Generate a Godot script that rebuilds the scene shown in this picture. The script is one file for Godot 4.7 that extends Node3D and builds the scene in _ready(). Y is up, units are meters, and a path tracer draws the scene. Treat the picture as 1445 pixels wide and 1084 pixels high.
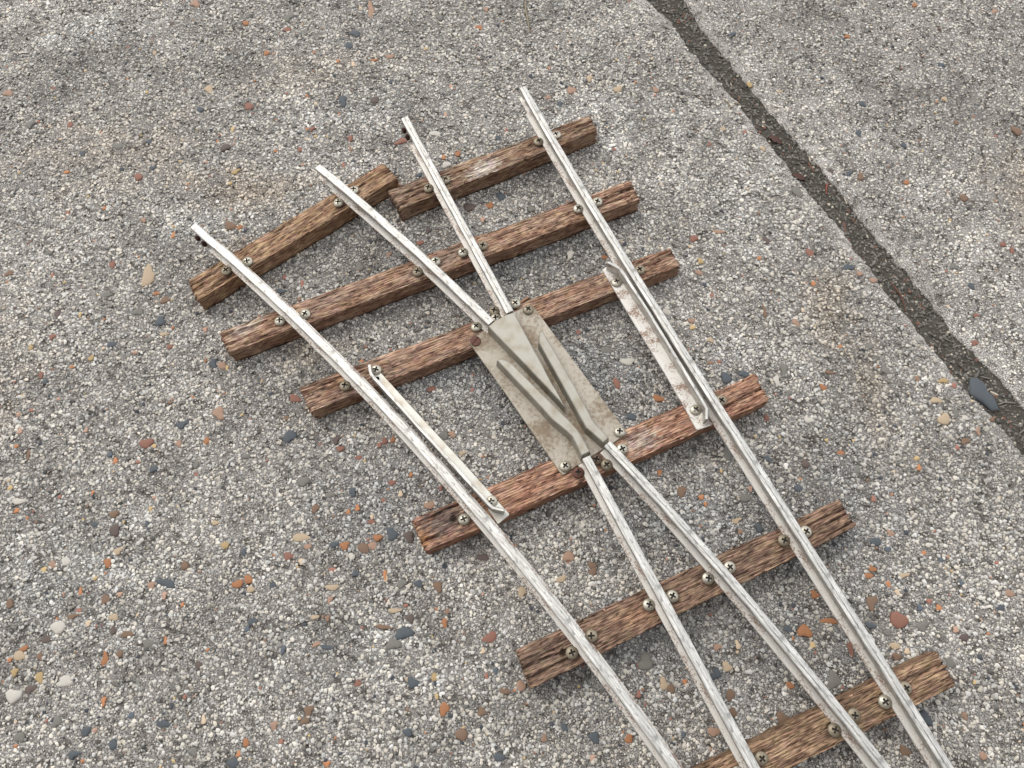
extends Node3D
# A model railway turnout lying on weathered exposed-aggregate concrete.
# Plan positions below are in millimetres on the ground (x to the right, z towards the viewer); MM turns them into metres.

const MM := 0.001
const SLEEPER_TOP := 8.33
const RAIL_TOP := 14.68

const PEBBLES_LEFT = [
	["orange", -109.7, -282.6, 1.62, 1.30], ["cream", -123.0, -245.3, 2.18, 1.99], ["terracotta", -105.0, -234.6, 2.15, 1.94], ["terracotta", -181.3, -230.9, 1.23, 1.55], ["slate", -125.9, -234.2, 1.53, 1.55],
	["grey", -159.1, -217.7, 2.72, 1.50], ["slate", -173.8, -215.1, 1.20, 1.50], ["slate", -146.1, -219.0, 1.21, 1.13], ["plum", -113.3, -213.1, 2.09, 1.84], ["terracotta", -148.2, -201.1, 1.77, 1.80],
	["slate", -142.9, -205.3, 1.19, 1.09], ["ochre", -108.1, -200.8, 2.06, 1.07], ["pink", -211.5, -250.5, 1.89, 2.05], ["pink", -133.9, -296.6, 1.98, 2.24], ["plum", -143.4, -285.1, 1.30, 1.31],
	["cream", -149.3, -268.2, 0.96, 1.26], ["orange", -178.8, -206.0, 1.49, 0.73], ["ochre", -110.9, -222.5, 0.91, 1.13], ["grey", -198.5, -232.5, 1.85, 1.96], ["pink", -52.9, -285.6, 1.62, 4.34],
	["terracotta", -90.7, -276.9, 2.25, 1.28], ["slate", -59.6, -271.6, 2.23, 1.68], ["slate", -62.6, -265.1, 2.21, 1.66], ["orange", -99.1, -263.7, 1.58, 1.24], ["orange", -67.1, -256.4, 0.94, 0.81],
	["cream", -60.5, -254.3, 0.94, 1.21], ["orange", -51.2, -255.7, 1.56, 0.81], ["grey", -90.5, -284.2, 2.27, 2.17], ["slate", -64.5, -234.4, 1.83, 2.71], ["plum", -50.8, -233.5, 1.83, 1.93],
	["terracotta", -77.2, -220.1, 1.20, 1.12], ["terracotta", -60.9, -213.8, 1.19, 1.47], ["terracotta", -81.8, -209.8, 1.19, 1.10], ["terracotta", -63.5, -200.6, 0.88, 1.07], ["orange", -4.2, -270.8, 1.58, 1.26],
	["pink", -0.6, -281.6, 1.28, 1.29], ["orange", -16.1, -202.3, 1.17, 1.43], ["orange", -22.0, -200.9, 0.88, 1.07], ["white", -25.0, -213.1, 2.37, 1.47], ["terracotta", -39.5, -210.5, 2.67, 1.46],
	["grey", -21.8, -278.5, 1.60, 1.71], ["pink", -44.3, -257.2, 1.88, 1.22], ["pink", -20.7, -222.9, 0.90, 1.13], ["grey", -84.8, -222.6, 1.51, 1.51], ["slate", 0.9, -209.1, 1.18, 1.46],
	["slate", -43.9, -243.1, 1.23, 1.18], ["slate", -32.3, -192.8, 1.45, 1.05], ["pink", 33.4, -231.6, 1.81, 2.31], ["cream", 53.3, -230.6, 1.81, 1.93], ["slate", 28.0, -224.7, 1.20, 1.52],
	["pink", -17.9, -238.1, 0.92, 1.17], ["pink", 23.2, -228.9, 1.51, 1.15], ["orange", -4.3, -176.1, 1.70, 1.68], ["slate", 0.4, -180.2, 1.99, 1.70], ["white", -21.2, -197.3, 1.75, 1.77],
	["cream", 41.9, -237.7, 1.52, 1.56], ["grey", 12.2, -173.3, 1.41, 1.67], ["plum", -12.6, -176.0, 2.27, 2.35], ["pink", -7.4, -169.6, 1.12, 0.99], ["plum", -29.1, -166.1, 1.12, 1.31],
	["white", 25.9, -151.2, 1.64, 1.58], ["orange", 38.9, -149.1, 1.36, 0.94], ["cream", -138.8, -153.7, 2.50, 4.48], ["orange", -134.5, -145.9, 1.38, 0.94], ["brown", -130.8, -142.6, 2.19, 1.24],
	["grey", -140.6, -138.3, 1.91, 1.84], ["slate", -131.6, -133.5, 2.17, 1.82], ["slate", -148.9, -125.2, 1.88, 1.19], ["ochre", -155.8, -120.1, 1.07, 1.18], ["terracotta", -126.8, -122.6, 1.07, 1.18],
	["terracotta", -153.5, -160.0, 1.12, 1.95], ["brown", -193.8, -158.8, 1.97, 1.31], ["terracotta", -176.6, -157.0, 0.84, 0.97], ["plum", -171.5, -139.1, 1.37, 1.86], ["terracotta", -172.0, -130.1, 1.35, 1.21],
	["ochre", -162.8, -138.8, 0.82, 0.93], ["ochre", -179.6, -126.2, 0.81, 1.50], ["grey", -153.7, -146.5, 2.48, 1.26], ["cream", -129.6, -128.1, 1.61, 0.90], ["grey", -134.9, -126.1, 2.15, 1.19],
	["slate", -109.9, -114.7, 1.58, 1.72], ["pink", -106.4, -113.6, 1.84, 1.43], ["ochre", -104.5, -112.6, 0.79, 0.86], ["orange", -130.7, -171.8, 0.85, 1.34], ["slate", -171.6, -111.7, 1.06, 1.15],
	["terracotta", -175.1, -185.9, 0.87, 1.05], ["orange", -160.4, -186.9, 0.87, 0.70], ["grey", -179.8, -167.5, 1.42, 1.34], ["terracotta", -173.7, -114.6, 1.06, 1.16], ["orange", -177.7, -87.3, 1.02, 0.54],
	["pink", -143.7, -180.0, 1.15, 1.03], ["brown", -108.1, -174.3, 2.56, 2.01], ["orange", -104.4, -173.4, 1.14, 1.00], ["pink", -114.0, -128.9, 1.07, 0.90], ["pink", -105.9, -94.8, 2.31, 2.18],
	["slate", -118.8, -91.5, 2.30, 1.35], ["terracotta", -130.9, -85.1, 2.28, 2.13], ["pink", -119.5, -84.4, 1.26, 1.32], ["orange", -109.5, -84.6, 1.26, 1.32], ["orange", -141.3, -79.5, 1.01, 1.05],
	["slate", -143.4, -81.9, 1.01, 0.79], ["slate", -127.4, -75.6, 1.50, 1.29], ["brown", -139.0, -60.3, 1.47, 1.49], ["orange", -147.5, -68.4, 0.74, 0.76], ["slate", -145.3, -57.2, 1.22, 0.98],
	["plum", -137.9, -54.7, 1.94, 1.95], ["slate", -127.1, -56.2, 0.97, 1.71], ["ochre", -126.8, -61.5, 0.73, 0.75], ["white", -173.0, -67.1, 2.23, 1.28], ["orange", -173.4, -63.9, 1.23, 0.76],
	["cream", -136.0, -47.9, 1.92, 1.20], ["orange", -139.0, -44.1, 1.67, 1.42], ["terracotta", -112.2, -72.7, 0.99, 0.77], ["terracotta", -133.0, -78.5, 1.00, 0.52], ["cream", -103.6, -55.1, 1.45, 0.97],
	["ochre", -99.8, -47.3, 1.43, 1.19], ["slate", -93.2, -44.8, 1.19, 1.41], ["brown", -112.9, -41.3, 1.42, 1.40], ["pink", -177.6, -93.1, 1.03, 1.10], ["terracotta", -174.8, -100.8, 1.04, 0.56],
	["pink", -153.5, -91.7, 0.77, 0.82], ["white", -153.4, -45.4, 1.68, 1.43], ["pink", -157.7, -44.7, 1.20, 1.19], ["ochre", -160.3, -43.0, 1.19, 0.95], ["grey", -98.5, -81.6, 1.01, 1.05],
	["grey", -94.7, -78.0, 1.75, 1.04], ["grey", -112.3, -76.0, 1.00, 1.29], ["brown", -172.8, -83.9, 0.76, 1.87], ["grey", -145.3, -64.8, 1.48, 0.76], ["grey", -109.3, -52.3, 0.96, 1.69],
	["ochre", -135.4, -57.4, 0.49, 0.49], ["orange", -94.6, -34.3, 1.87, 1.37], ["orange", -91.2, -35.5, 1.64, 1.37], ["cream", -90.3, -32.3, 1.40, 1.13], ["slate", -118.6, -36.1, 3.06, 1.38],
	["pink", -123.4, -35.7, 1.65, 1.15], ["orange", -146.9, -35.1, 0.71, 1.15], ["pink", -133.6, -33.5, 1.17, 0.69], ["pink", -118.6, -32.2, 0.94, 1.14], ["brown", -148.4, -27.4, 2.10, 0.90],
	["terracotta", -146.6, -29.1, 1.17, 0.68], ["cream", -134.6, -26.2, 1.39, 1.34], ["white", -152.5, -24.3, 2.55, 2.01], ["plum", -155.9, -20.6, 2.08, 1.11], ["orange", -162.5, -18.4, 1.38, 0.88],
	["cream", -163.7, -16.1, 2.06, 1.53], ["ochre", -164.3, -11.3, 1.36, 1.08], ["ochre", -156.0, -9.2, 1.36, 1.71], ["white", -163.1, -4.2, 2.25, 2.53], ["white", -147.7, -7.5, 2.93, 1.48],
	["brown", -129.7, -20.7, 2.07, 1.10], ["grey", -122.4, -17.3, 1.83, 1.30], ["plum", -134.2, -22.0, 1.15, 1.11], ["plum", -138.0, -24.0, 0.93, 0.67], ["cream", -142.7, -24.9, 1.16, 0.89],
	["orange", -135.7, -13.5, 1.14, 2.15], ["brown", -131.1, -14.8, 1.14, 1.08], ["orange", -116.8, -17.9, 0.69, 1.09], ["orange", -134.4, -1.0, 0.89, 1.24], ["slate", -129.6, 11.6, 1.31, 1.59],
	["slate", -114.9, 6.6, 2.42, 1.21], ["grey", -158.9, 7.9, 1.54, 1.82], ["slate", -141.4, 13.7, 1.74, 1.19], ["slate", -89.0, -22.0, 1.61, 1.10], ["slate", -90.6, -19.9, 0.92, 0.87],
	["plum", -105.3, -9.8, 0.90, 1.48], ["orange", -88.5, 13.5, 1.09, 1.18], ["orange", -90.6, 16.5, 0.86, 0.78], ["slate", -125.1, 3.7, 1.11, 0.81], ["slate", -138.5, 7.4, 1.32, 1.61],
	["cream", -102.2, 6.3, 0.88, 1.21], ["slate", -92.1, 18.9, 1.94, 1.35], ["brown", -169.7, -32.6, 1.18, 1.61], ["brown", -138.3, -32.0, 1.41, 1.82], ["orange", -112.4, -28.8, 0.70, 0.67],
	["orange", -166.7, -15.2, 1.14, 0.66], ["brown", -156.8, -15.5, 0.92, 1.31], ["terracotta", -108.7, -0.7, 0.67, 0.62], ["grey", -104.6, 15.0, 1.52, 1.17], ["grey", -148.1, 4.1, 1.33, 1.84],
	["plum", -158.3, -5.8, 1.80, 1.48], ["slate", -39.8, -15.5, 2.72, 2.14], ["grey", -43.2, -12.4, 2.26, 1.91], ["terracotta", -12.3, -12.5, 2.47, 1.70], ["slate", -37.1, -0.4, 1.77, 1.84],
	["orange", -27.5, 7.7, 1.53, 1.99], ["brown", -69.5, 5.6, 1.76, 1.40], ["brown", -70.4, 8.3, 1.31, 1.39], ["brown", -22.3, 15.1, 1.94, 1.75], ["ochre", -22.0, 13.1, 1.30, 0.78],
	["ochre", -30.3, -1.7, 1.11, 1.23], ["cream", -42.6, -22.6, 2.06, 0.88], ["terracotta", -54.4, -1.4, 1.33, 1.02], ["brown", -28.5, -29.3, 1.62, 1.57], ["grey", -40.3, -30.9, 1.62, 1.35],
	["slate", -35.0, -30.6, 1.39, 1.35], ["cream", -68.9, -22.2, 1.38, 0.88], ["brown", -64.5, -21.6, 0.92, 0.87], ["pink", -64.0, -27.3, 0.92, 1.33], ["cream", -63.3, -31.2, 2.09, 1.13],
	["brown", -46.6, -17.8, 2.73, 0.86], ["orange", -26.7, -17.8, 1.14, 1.29], ["brown", -25.7, -21.4, 0.91, 0.87], ["slate", -64.6, -12.7, 2.03, 0.85], ["slate", -78.6, -12.8, 0.91, 1.06],
	["grey", -80.0, -14.4, 1.13, 0.86], ["pink", -68.0, -13.8, 1.36, 0.85], ["terracotta", -77.7, 13.8, 0.87, 0.59], ["pink", -80.0, 9.2, 1.31, 1.19], ["cream", -14.7, -8.6, 0.89, 0.84],
	["brown", -8.4, 3.7, 1.97, 0.81], ["slate", -11.0, -2.4, 0.89, 0.82], ["terracotta", -13.9, -0.9, 0.66, 1.02], ["orange", -63.4, 20.7, 1.28, 0.76], ["slate", -11.2, 22.0, 1.91, 1.14],
	["slate", -83.1, -33.2, 1.17, 1.13], ["cream", -45.7, -33.4, 0.70, 1.59], ["slate", -38.9, 13.5, 1.73, 0.98], ["plum", -37.8, -19.9, 1.14, 1.52], ["brown", -16.0, 9.1, 1.09, 1.59],
	["slate", -79.9, -84.2, 2.27, 2.37], ["terracotta", -78.7, -98.6, 2.31, 1.37], ["terracotta", -61.9, -78.7, 1.25, 1.29], ["terracotta", -55.3, -74.9, 1.24, 1.02], ["terracotta", -48.0, -79.1, 1.00, 0.78],
	["terracotta", -46.2, -80.3, 1.25, 1.04], ["orange", -43.3, -80.7, 1.00, 1.30], ["terracotta", -43.6, -65.2, 1.22, 1.24], ["grey", -74.5, -67.7, 1.97, 2.26], ["slate", -57.0, -62.7, 1.46, 1.48],
	["brown", -69.9, -57.8, 1.45, 1.46], ["cream", -74.4, -48.2, 3.11, 1.42], ["terracotta", -78.3, -42.3, 1.90, 1.17], ["pink", -71.9, -45.0, 1.19, 1.17], ["orange", -59.5, -44.6, 1.90, 1.17],
	["brown", -53.1, -43.3, 2.13, 1.63], ["pink", -50.1, -44.0, 1.66, 1.40], ["orange", -48.5, -46.5, 1.43, 1.41], ["plum", -37.8, -46.2, 1.90, 1.65], ["slate", -43.5, -47.4, 2.14, 1.89],
	["orange", -55.4, -57.0, 0.97, 0.97], ["orange", -58.7, -56.0, 0.97, 0.73], ["terracotta", -50.7, -52.1, 1.20, 0.96], ["cream", -50.5, -53.8, 0.72, 0.72], ["white", -57.1, -40.9, 1.18, 1.16],
	["plum", -13.0, -37.6, 1.87, 1.61], ["orange", -45.9, -34.1, 0.70, 1.59], ["pink", -30.6, -56.5, 1.93, 1.46], ["pink", -22.3, -81.3, 1.50, 1.04], ["cream", -19.0, -74.1, 1.24, 1.02],
	["grey", -65.0, -62.2, 1.95, 0.99], ["terracotta", -26.8, -62.2, 0.73, 0.74], ["cream", -40.7, -61.0, 0.97, 0.98], ["plum", -63.3, -82.1, 1.51, 1.57], ["brown", -81.3, -91.4, 1.53, 0.81],
	["cream", -74.0, -40.3, 0.94, 0.93], ["slate", -55.7, -35.1, 1.17, 1.14], ["terracotta", -63.5, -36.9, 1.41, 0.69], ["slate", -63.1, -45.2, 1.43, 1.17], ["grey", -18.1, -39.2, 1.17, 0.92],
	["orange", -37.0, -67.5, 0.74, 0.75], ["grey", -25.3, -80.9, 1.75, 1.56], ["terracotta", 117.8, -9.6, 2.88, 2.60], ["orange", 87.5, -8.2, 1.99, 2.35], ["orange", 93.1, -19.1, 1.58, 1.11],
	["orange", 95.8, -10.8, 2.45, 1.08], ["terracotta", 100.9, -2.3, 1.10, 2.10], ["cream", 114.8, -2.1, 1.75, 1.06], ["grey", 124.9, -7.5, 2.21, 1.51], ["brown", 110.7, -15.6, 1.79, 2.42],
	["slate", 108.8, -8.6, 1.55, 1.08], ["grey", 113.6, -6.2, 1.10, 1.28], ["cream", 122.8, -23.3, 1.81, 0.90], ["orange", 117.4, -20.9, 0.90, 0.90], ["cream", 119.7, -18.3, 1.12, 0.89],
	["slate", 125.4, -13.0, 1.11, 0.88], ["slate", 151.1, -11.4, 1.33, 1.10], ["orange", 131.4, -12.7, 1.11, 0.88], ["terracotta", 128.8, -14.8, 1.12, 0.66], ["grey", 130.5, 3.8, 1.73, 1.67],
	["orange", 80.0, 7.3, 1.30, 1.01], ["brown", 75.9, 16.6, 1.92, 1.77], ["grey", 93.4, 6.8, 2.38, 2.65], ["brown", 110.4, 27.4, 1.67, 1.34], ["pink", 133.2, 30.1, 1.24, 1.15],
	["brown", 130.8, 19.0, 1.06, 1.00], ["ochre", 136.5, 9.8, 0.64, 0.62], ["slate", 118.7, 18.8, 1.90, 2.18], ["plum", 136.9, -3.3, 1.31, 1.28], ["pink", 134.9, -5.7, 1.10, 0.86],
	["cream", 118.1, -0.3, 1.09, 0.84], ["pink", 155.0, -15.6, 1.78, 1.12], ["slate", 82.5, -9.1, 1.33, 1.07], ["orange", 111.7, -23.9, 1.59, 0.90], ["ochre", 89.1, -3.9, 1.10, 0.84],
	["brown", 114.7, 1.0, 1.74, 1.05], ["slate", 140.8, -19.8, 0.90, 0.90], ["slate", 94.9, -54.2, 1.66, 1.47], ["slate", 116.5, -34.7, 2.07, 1.40], ["orange", 131.3, -29.8, 1.14, 0.93],
	["slate", 119.8, -32.0, 1.15, 0.70], ["slate", 136.1, -27.7, 0.91, 0.92], ["orange", 113.3, -26.0, 1.36, 0.91], ["orange", 61.7, -53.2, 1.19, 0.73], ["orange", 62.7, -50.7, 0.71, 0.72],
	["pink", 78.7, -54.9, 0.95, 0.98], ["cream", 72.2, -44.5, 1.64, 0.95], ["brown", 72.8, -40.7, 1.17, 0.70], ["slate", 79.3, -41.5, 1.40, 1.41], ["terracotta", 119.1, -48.7, 0.94, 0.97],
	["pink", 122.0, -37.0, 1.39, 0.94], ["slate", 77.1, -95.7, 2.02, 2.20], ["slate", 83.7, -96.9, 1.77, 1.38], ["slate", 41.4, -83.5, 1.99, 1.32], ["orange", 52.1, -89.6, 2.26, 1.35],
	["white", 95.0, -93.5, 1.26, 1.65], ["white", 103.3, -78.0, 1.72, 1.32], ["orange", 111.0, -89.8, 1.25, 1.09], ["orange", 111.8, -65.4, 1.45, 1.02], ["slate", 86.3, -64.9, 1.21, 1.26],
	["grey", 72.8, -67.4, 1.46, 2.54], ["terracotta", 88.7, -79.7, 0.99, 1.32], ["orange", 48.7, -62.6, 0.97, 1.00], ["brown", 55.3, -55.5, 1.67, 1.95], ["white", 92.1, -62.0, 0.96, 1.00],
	["grey", 115.9, -58.9, 1.43, 1.50], ["plum", 98.9, -62.2, 1.44, 1.51], ["grey", 98.1, -88.4, 1.50, 1.35], ["grey", 98.6, -97.7, 1.52, 2.22], ["brown", 114.7, -95.3, 1.76, 0.83],
	["ochre", 107.9, -70.2, 0.73, 0.52], ["ochre", 83.6, -73.2, 0.73, 0.52], ["grey", 76.3, -51.9, 1.90, 1.70], ["terracotta", 74.4, -154.7, 1.64, 1.61], ["pink", 84.4, -156.9, 2.19, 0.97],
	["ochre", 75.4, -144.5, 1.35, 1.25], ["pink", 74.1, -139.6, 1.61, 0.93], ["terracotta", 77.5, -129.6, 0.79, 0.90], ["orange", 97.9, -144.0, 1.08, 0.63], ["terracotta", 117.7, -145.2, 1.35, 1.90],
	["plum", 102.3, -151.6, 1.36, 1.60], ["orange", 116.3, -131.7, 1.06, 0.92], ["pink", 68.3, -119.5, 1.31, 1.17], ["ochre", 68.2, -116.9, 1.30, 0.87], ["white", 59.6, -123.9, 1.58, 1.48],
	["cream", 73.9, -111.3, 1.29, 1.15], ["terracotta", 37.7, -96.4, 1.27, 2.19], ["terracotta", 25.8, -117.8, 1.05, 0.87], ["brown", 95.8, -121.6, 0.78, 2.66], ["pink", 106.5, -115.9, 1.30, 1.46],
	["white", 42.7, -104.7, 2.31, 1.68], ["grey", 35.5, -109.7, 2.07, 1.42], ["white", 91.6, -131.1, 1.59, 1.21], ["brown", 72.5, -102.1, 1.53, 0.56], ["cream", 108.7, -195.1, 1.15, 1.07],
	["grey", 118.6, -173.2, 1.95, 2.72], ["slate", 130.7, -137.5, 2.13, 1.56], ["terracotta", 117.9, -144.9, 0.81, 1.58], ["cream", 94.2, -206.2, 1.17, 1.10], ["pink", 69.2, -229.1, 1.20, 1.54],
	["ochre", 153.9, -89.4, 1.74, 1.11], ["cream", 149.2, -82.1, 1.97, 1.35], ["cream", 150.2, -75.0, 2.19, 2.12], ["white", 157.7, -75.0, 1.46, 0.80], ["pink", 134.3, -134.5, 1.06, 1.24],
	["pink", 139.0, -131.4, 1.32, 1.23], ["grey", 134.7, -94.6, 1.51, 1.39], ["grey", 130.8, -104.4, 1.53, 1.43], ["grey", 154.6, -76.5, 1.22, 1.60], ["brown", 167.0, -74.0, 1.46, 0.80],
	["brown", 144.9, -90.7, 1.00, 1.11], ["brown", 155.3, -66.7, 1.45, 1.30], ["pink", 160.6, -69.9, 0.97, 1.31], ["terracotta", 157.1, -87.3, 1.24, 0.83], ["orange", 137.1, -58.4, 0.95, 1.01],
	["terracotta", -29.1, -98.8, 1.54, 1.37], ["terracotta", -14.5, -97.7, 0.77, 0.82], ["pink", 15.0, -36.2, 1.86, 2.06], ["brown", 22.4, -32.9, 1.39, 1.14], ["brown", 22.5, -30.8, 1.38, 1.35],
	["cream", 41.1, 4.5, 1.53, 1.62], ["brown", 61.0, 8.9, 1.30, 1.81], ["terracotta", 34.1, -1.2, 0.66, 1.03], ["orange", 47.7, 4.4, 0.87, 0.81], ["brown", 61.1, 13.7, 1.29, 1.38],
	["cream", 61.4, 0.8, 1.75, 1.24], ["cream", -1.2, -25.8, 1.38, 1.77], ["cream", 11.9, -29.1, 1.84, 1.12], ["pink", -3.3, 2.5, 1.54, 1.62], ["slate", 9.2, 14.9, 1.07, 1.56],
	["slate", 18.1, 18.3, 1.92, 1.35], ["slate", 45.0, 18.9, 0.85, 0.77], ["grey", 36.2, -2.2, 2.64, 2.48], ["slate", 57.6, 2.7, 1.75, 1.64], ["pink", 59.3, -5.1, 1.33, 1.05],
	["cream", 65.8, -5.4, 0.88, 1.26], ["orange", 28.5, 19.2, 1.28, 1.35], ["pink", 54.3, 18.8, 1.70, 1.55], ["terracotta", 32.9, 7.1, 0.87, 1.00], ["brown", 43.1, 6.0, 1.30, 1.41],
	["pink", 16.8, 23.8, 1.27, 0.76], ["brown", 2.8, 17.7, 1.07, 0.96], ["grey", -56.2, -151.8, 1.93, 1.89], ["slate", -86.1, -143.1, 1.64, 1.24], ["terracotta", -78.1, -146.0, 0.82, 1.25],
	["terracotta", -85.1, -149.2, 0.83, 0.94], ["pink", -44.7, -156.4, 1.11, 1.28], ["terracotta", -32.5, -160.8, 1.39, 1.29], ["terracotta", -114.0, -128.9, 1.07, 0.90],
]
const PEBBLES_RIGHT = [
	["orange", 156.1, -251.7, 1.22, 1.24], ["ochre", 109.2, -228.5, 1.20, 1.55], ["slate", 106.7, -257.1, 1.55, 1.24], ["orange", 162.6, -174.3, 1.11, 1.38], ["brown", 213.3, -195.7, 1.71, 2.21],
	["terracotta", 87.5, -199.1, 0.87, 1.08], ["slate", 166.0, -192.5, 1.14, 1.44], ["slate", 149.2, -199.8, 1.15, 1.83], ["slate", 192.0, -232.2, 1.19, 1.59], ["plum", 134.3, -182.1, 1.13, 1.05],
	["slate", 140.8, -180.2, 1.12, 1.39], ["brown", 144.9, -178.2, 1.40, 1.73], ["terracotta", 194.1, -140.2, 0.80, 1.28], ["terracotta", 191.7, -143.2, 1.07, 1.29], ["brown", 182.9, -165.2, 1.65, 1.70],
	["cream", 121.3, -223.8, 1.19, 0.77], ["slate", 154.3, -214.6, 1.17, 1.51], ["brown", 190.1, -202.0, 1.15, 1.11], ["orange", 189.9, -267.6, 1.24, 1.29], ["pink", 223.5, -260.8, 1.23, 1.71],
	["orange", 222.7, -269.8, 1.86, 1.31], ["cream", 188.7, -214.4, 1.17, 1.15], ["terracotta", 172.8, -114.1, 1.03, 0.89], ["terracotta", 169.1, -103.1, 1.27, 1.15], ["terracotta", 194.2, -140.5, 1.06, 1.28],
	["grey", 170.4, -134.9, 1.32, 1.57], ["slate", 174.4, -126.1, 1.31, 1.23],
]
var left_stock_path = [Vector2(-116.1, -165.6), Vector2(-106.6, -156.2), Vector2(-97.1, -146.7), Vector2(-87.8, -137.0), Vector2(-78.6, -127.3), Vector2(-69.6, -117.4), Vector2(-60.6, -107.4), Vector2(-51.9, -97.4), Vector2(-43.2, -87.2), Vector2(-34.7, -76.9), Vector2(-26.4, -66.5), Vector2(-18.1, -55.9), Vector2(-10.0, -45.3), Vector2(-2.1, -34.6), Vector2(5.7, -23.7), Vector2(13.4, -12.7), Vector2(20.9, -1.6), Vector2(28.3, 9.6), Vector2(35.5, 20.9), Vector2(42.9, 32.8), Vector2(50.4, 44.7), Vector2(57.8, 56.5)]
var right_stock_path = [Vector2(12.1, -221.7), Vector2(16.9, -208.6), Vector2(21.7, -195.6), Vector2(26.7, -182.6), Vector2(31.7, -169.6), Vector2(36.8, -156.7), Vector2(42.0, -143.8), Vector2(47.3, -130.9), Vector2(52.6, -118.1), Vector2(57.9, -105.2), Vector2(63.3, -92.4), Vector2(68.6, -79.6), Vector2(74.1, -66.8), Vector2(79.5, -54.0), Vector2(84.9, -41.2), Vector2(90.3, -28.4), Vector2(95.7, -15.6), Vector2(101.1, -2.8), Vector2(106.5, 10.0), Vector2(111.8, 22.9), Vector2(117.1, 35.8), Vector2(122.5, 48.8), Vector2(127.8, 61.7)]
var curved_short_path = [Vector2(-69.8, -189.2), Vector2(-60.3, -179.2), Vector2(-50.9, -169.1), Vector2(-41.7, -158.9), Vector2(-32.5, -148.6), Vector2(-23.5, -138.1), Vector2(-14.7, -127.6), Vector2(-5.9, -116.9)]
var curved_closure_path = [Vector2(30.1, -69.9), Vector2(37.8, -59.6), Vector2(45.4, -49.2), Vector2(52.8, -38.7), Vector2(60.2, -28.1), Vector2(67.4, -17.5), Vector2(74.5, -6.7), Vector2(81.5, 4.1), Vector2(88.4, 15.0), Vector2(95.2, 26.0), Vector2(102.5, 37.9), Vector2(109.8, 49.9), Vector2(117.1, 61.8)]
var straight_short_path = [Vector2(-35.9, -210.2), Vector2(-30.7, -197.4), Vector2(-25.4, -184.6), Vector2(-20.2, -171.8), Vector2(-14.9, -159.0), Vector2(-9.6, -146.2), Vector2(-4.4, -133.4), Vector2(0.9, -120.6)]
var straight_closure_path = [Vector2(22.7, -65.7), Vector2(28.0, -52.8), Vector2(33.3, -39.9), Vector2(38.7, -27.0), Vector2(44.0, -14.1), Vector2(49.3, -1.2), Vector2(54.6, 11.7), Vector2(59.9, 24.6), Vector2(65.3, 37.6), Vector2(70.6, 50.5), Vector2(76.0, 63.4)]
var sleeper_1a = [Vector2(-118.6, -145.4), Vector2(-45.1, -193.6), Vector2(-39.9, -186.1), Vector2(-114.6, -136.7)]
var sleeper_1b = [Vector2(-43.6, -180.2), Vector2(39.0, -210.7), Vector2(41.0, -202.9), Vector2(-39.4, -171.2)]
var sleeper_2 = [Vector2(-105.1, -123.0), Vector2(51.5, -178.0), Vector2(53.9, -169.2), Vector2(-101.1, -114.6)]
var sleeper_3 = [Vector2(-74.8, -99.5), Vector2(62.8, -146.5), Vector2(65.2, -138.6), Vector2(-70.8, -90.1)]
var sleeper_4 = [Vector2(-35.7, -50.1), Vector2(85.2, -93.5), Vector2(88.3, -83.7), Vector2(-31.5, -39.6)]
var sleeper_5 = [Vector2(-4.1, -7.9), Vector2(104.5, -47.7), Vector2(107.7, -38.9), Vector2(-0.5, 3.2)]
var sleeper_6 = [Vector2(18.0, 38.3), Vector2(123.4, 0.4), Vector2(126.7, 9.9), Vector2(21.3, 47.4)]
var screw_spots = [
	["zinc", -104.12, -148.18],
	["zinc", -96.39, -151.59],
	["zinc", -62.67, -175.46],
	["zinc", -56.77, -180.84],
	["zinc", -27.57, -179.42],
	["zinc", -20.74, -182.80],
	["zinc", 16.83, -198.33],
	["zinc", 24.18, -201.04],
	["zinc", -82.81, -125.65],
	["zinc", -73.67, -127.83],
	["zinc", -32.37, -142.41],
	["zinc", -25.56, -146.39],
	["zinc", -15.17, -149.51],
	["zinc", -7.70, -151.83],
	["zinc", 29.67, -165.48],
	["zinc", 37.29, -168.04],
	["zinc", -58.45, -98.61],
	["zinc", -47.58, -103.87],
	["zinc", -11.56, -118.13],
	["zinc", -4.74, -124.08],
	["zinc", -4.41, -121.08],
	["zinc", 3.16, -126.55],
	["zinc", 7.56, -123.67],
	["zinc", 35.29, -75.22],
	["zinc", 15.88, -64.51],
	["slotted", -12.06, -112.56],
	["zinc", 40.69, -132.48],
	["zinc", 49.79, -137.09],
	["zinc", 62.00, -81.25],
	["zinc", 71.24, -84.08],
	["zinc", 35.43, -69.15],
	["brown", 26.59, -66.10],
	["zinc", 29.71, -64.09],
	["rust", 20.14, -62.07],
	["zinc", -9.16, -54.33],
	["zinc", -18.43, -48.96],
	["zinc", 12.94, -6.05],
	["zinc", 19.33, -10.52],
	["zinc", 37.97, -18.57],
	["zinc", 45.63, -20.71],
	["zinc", 57.49, -25.40],
	["zinc", 64.82, -28.32],
	["zinc", 83.40, -35.57],
	["zinc", 90.85, -37.83],
	["zinc", 87.42, 19.80],
	["zinc", 93.87, 16.17],
	["zinc", 103.85, 13.15],
	["zinc", 110.63, 9.85],
	["zinc", 64.88, 25.96],
	["zinc", 57.53, 29.31],
]
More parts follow.
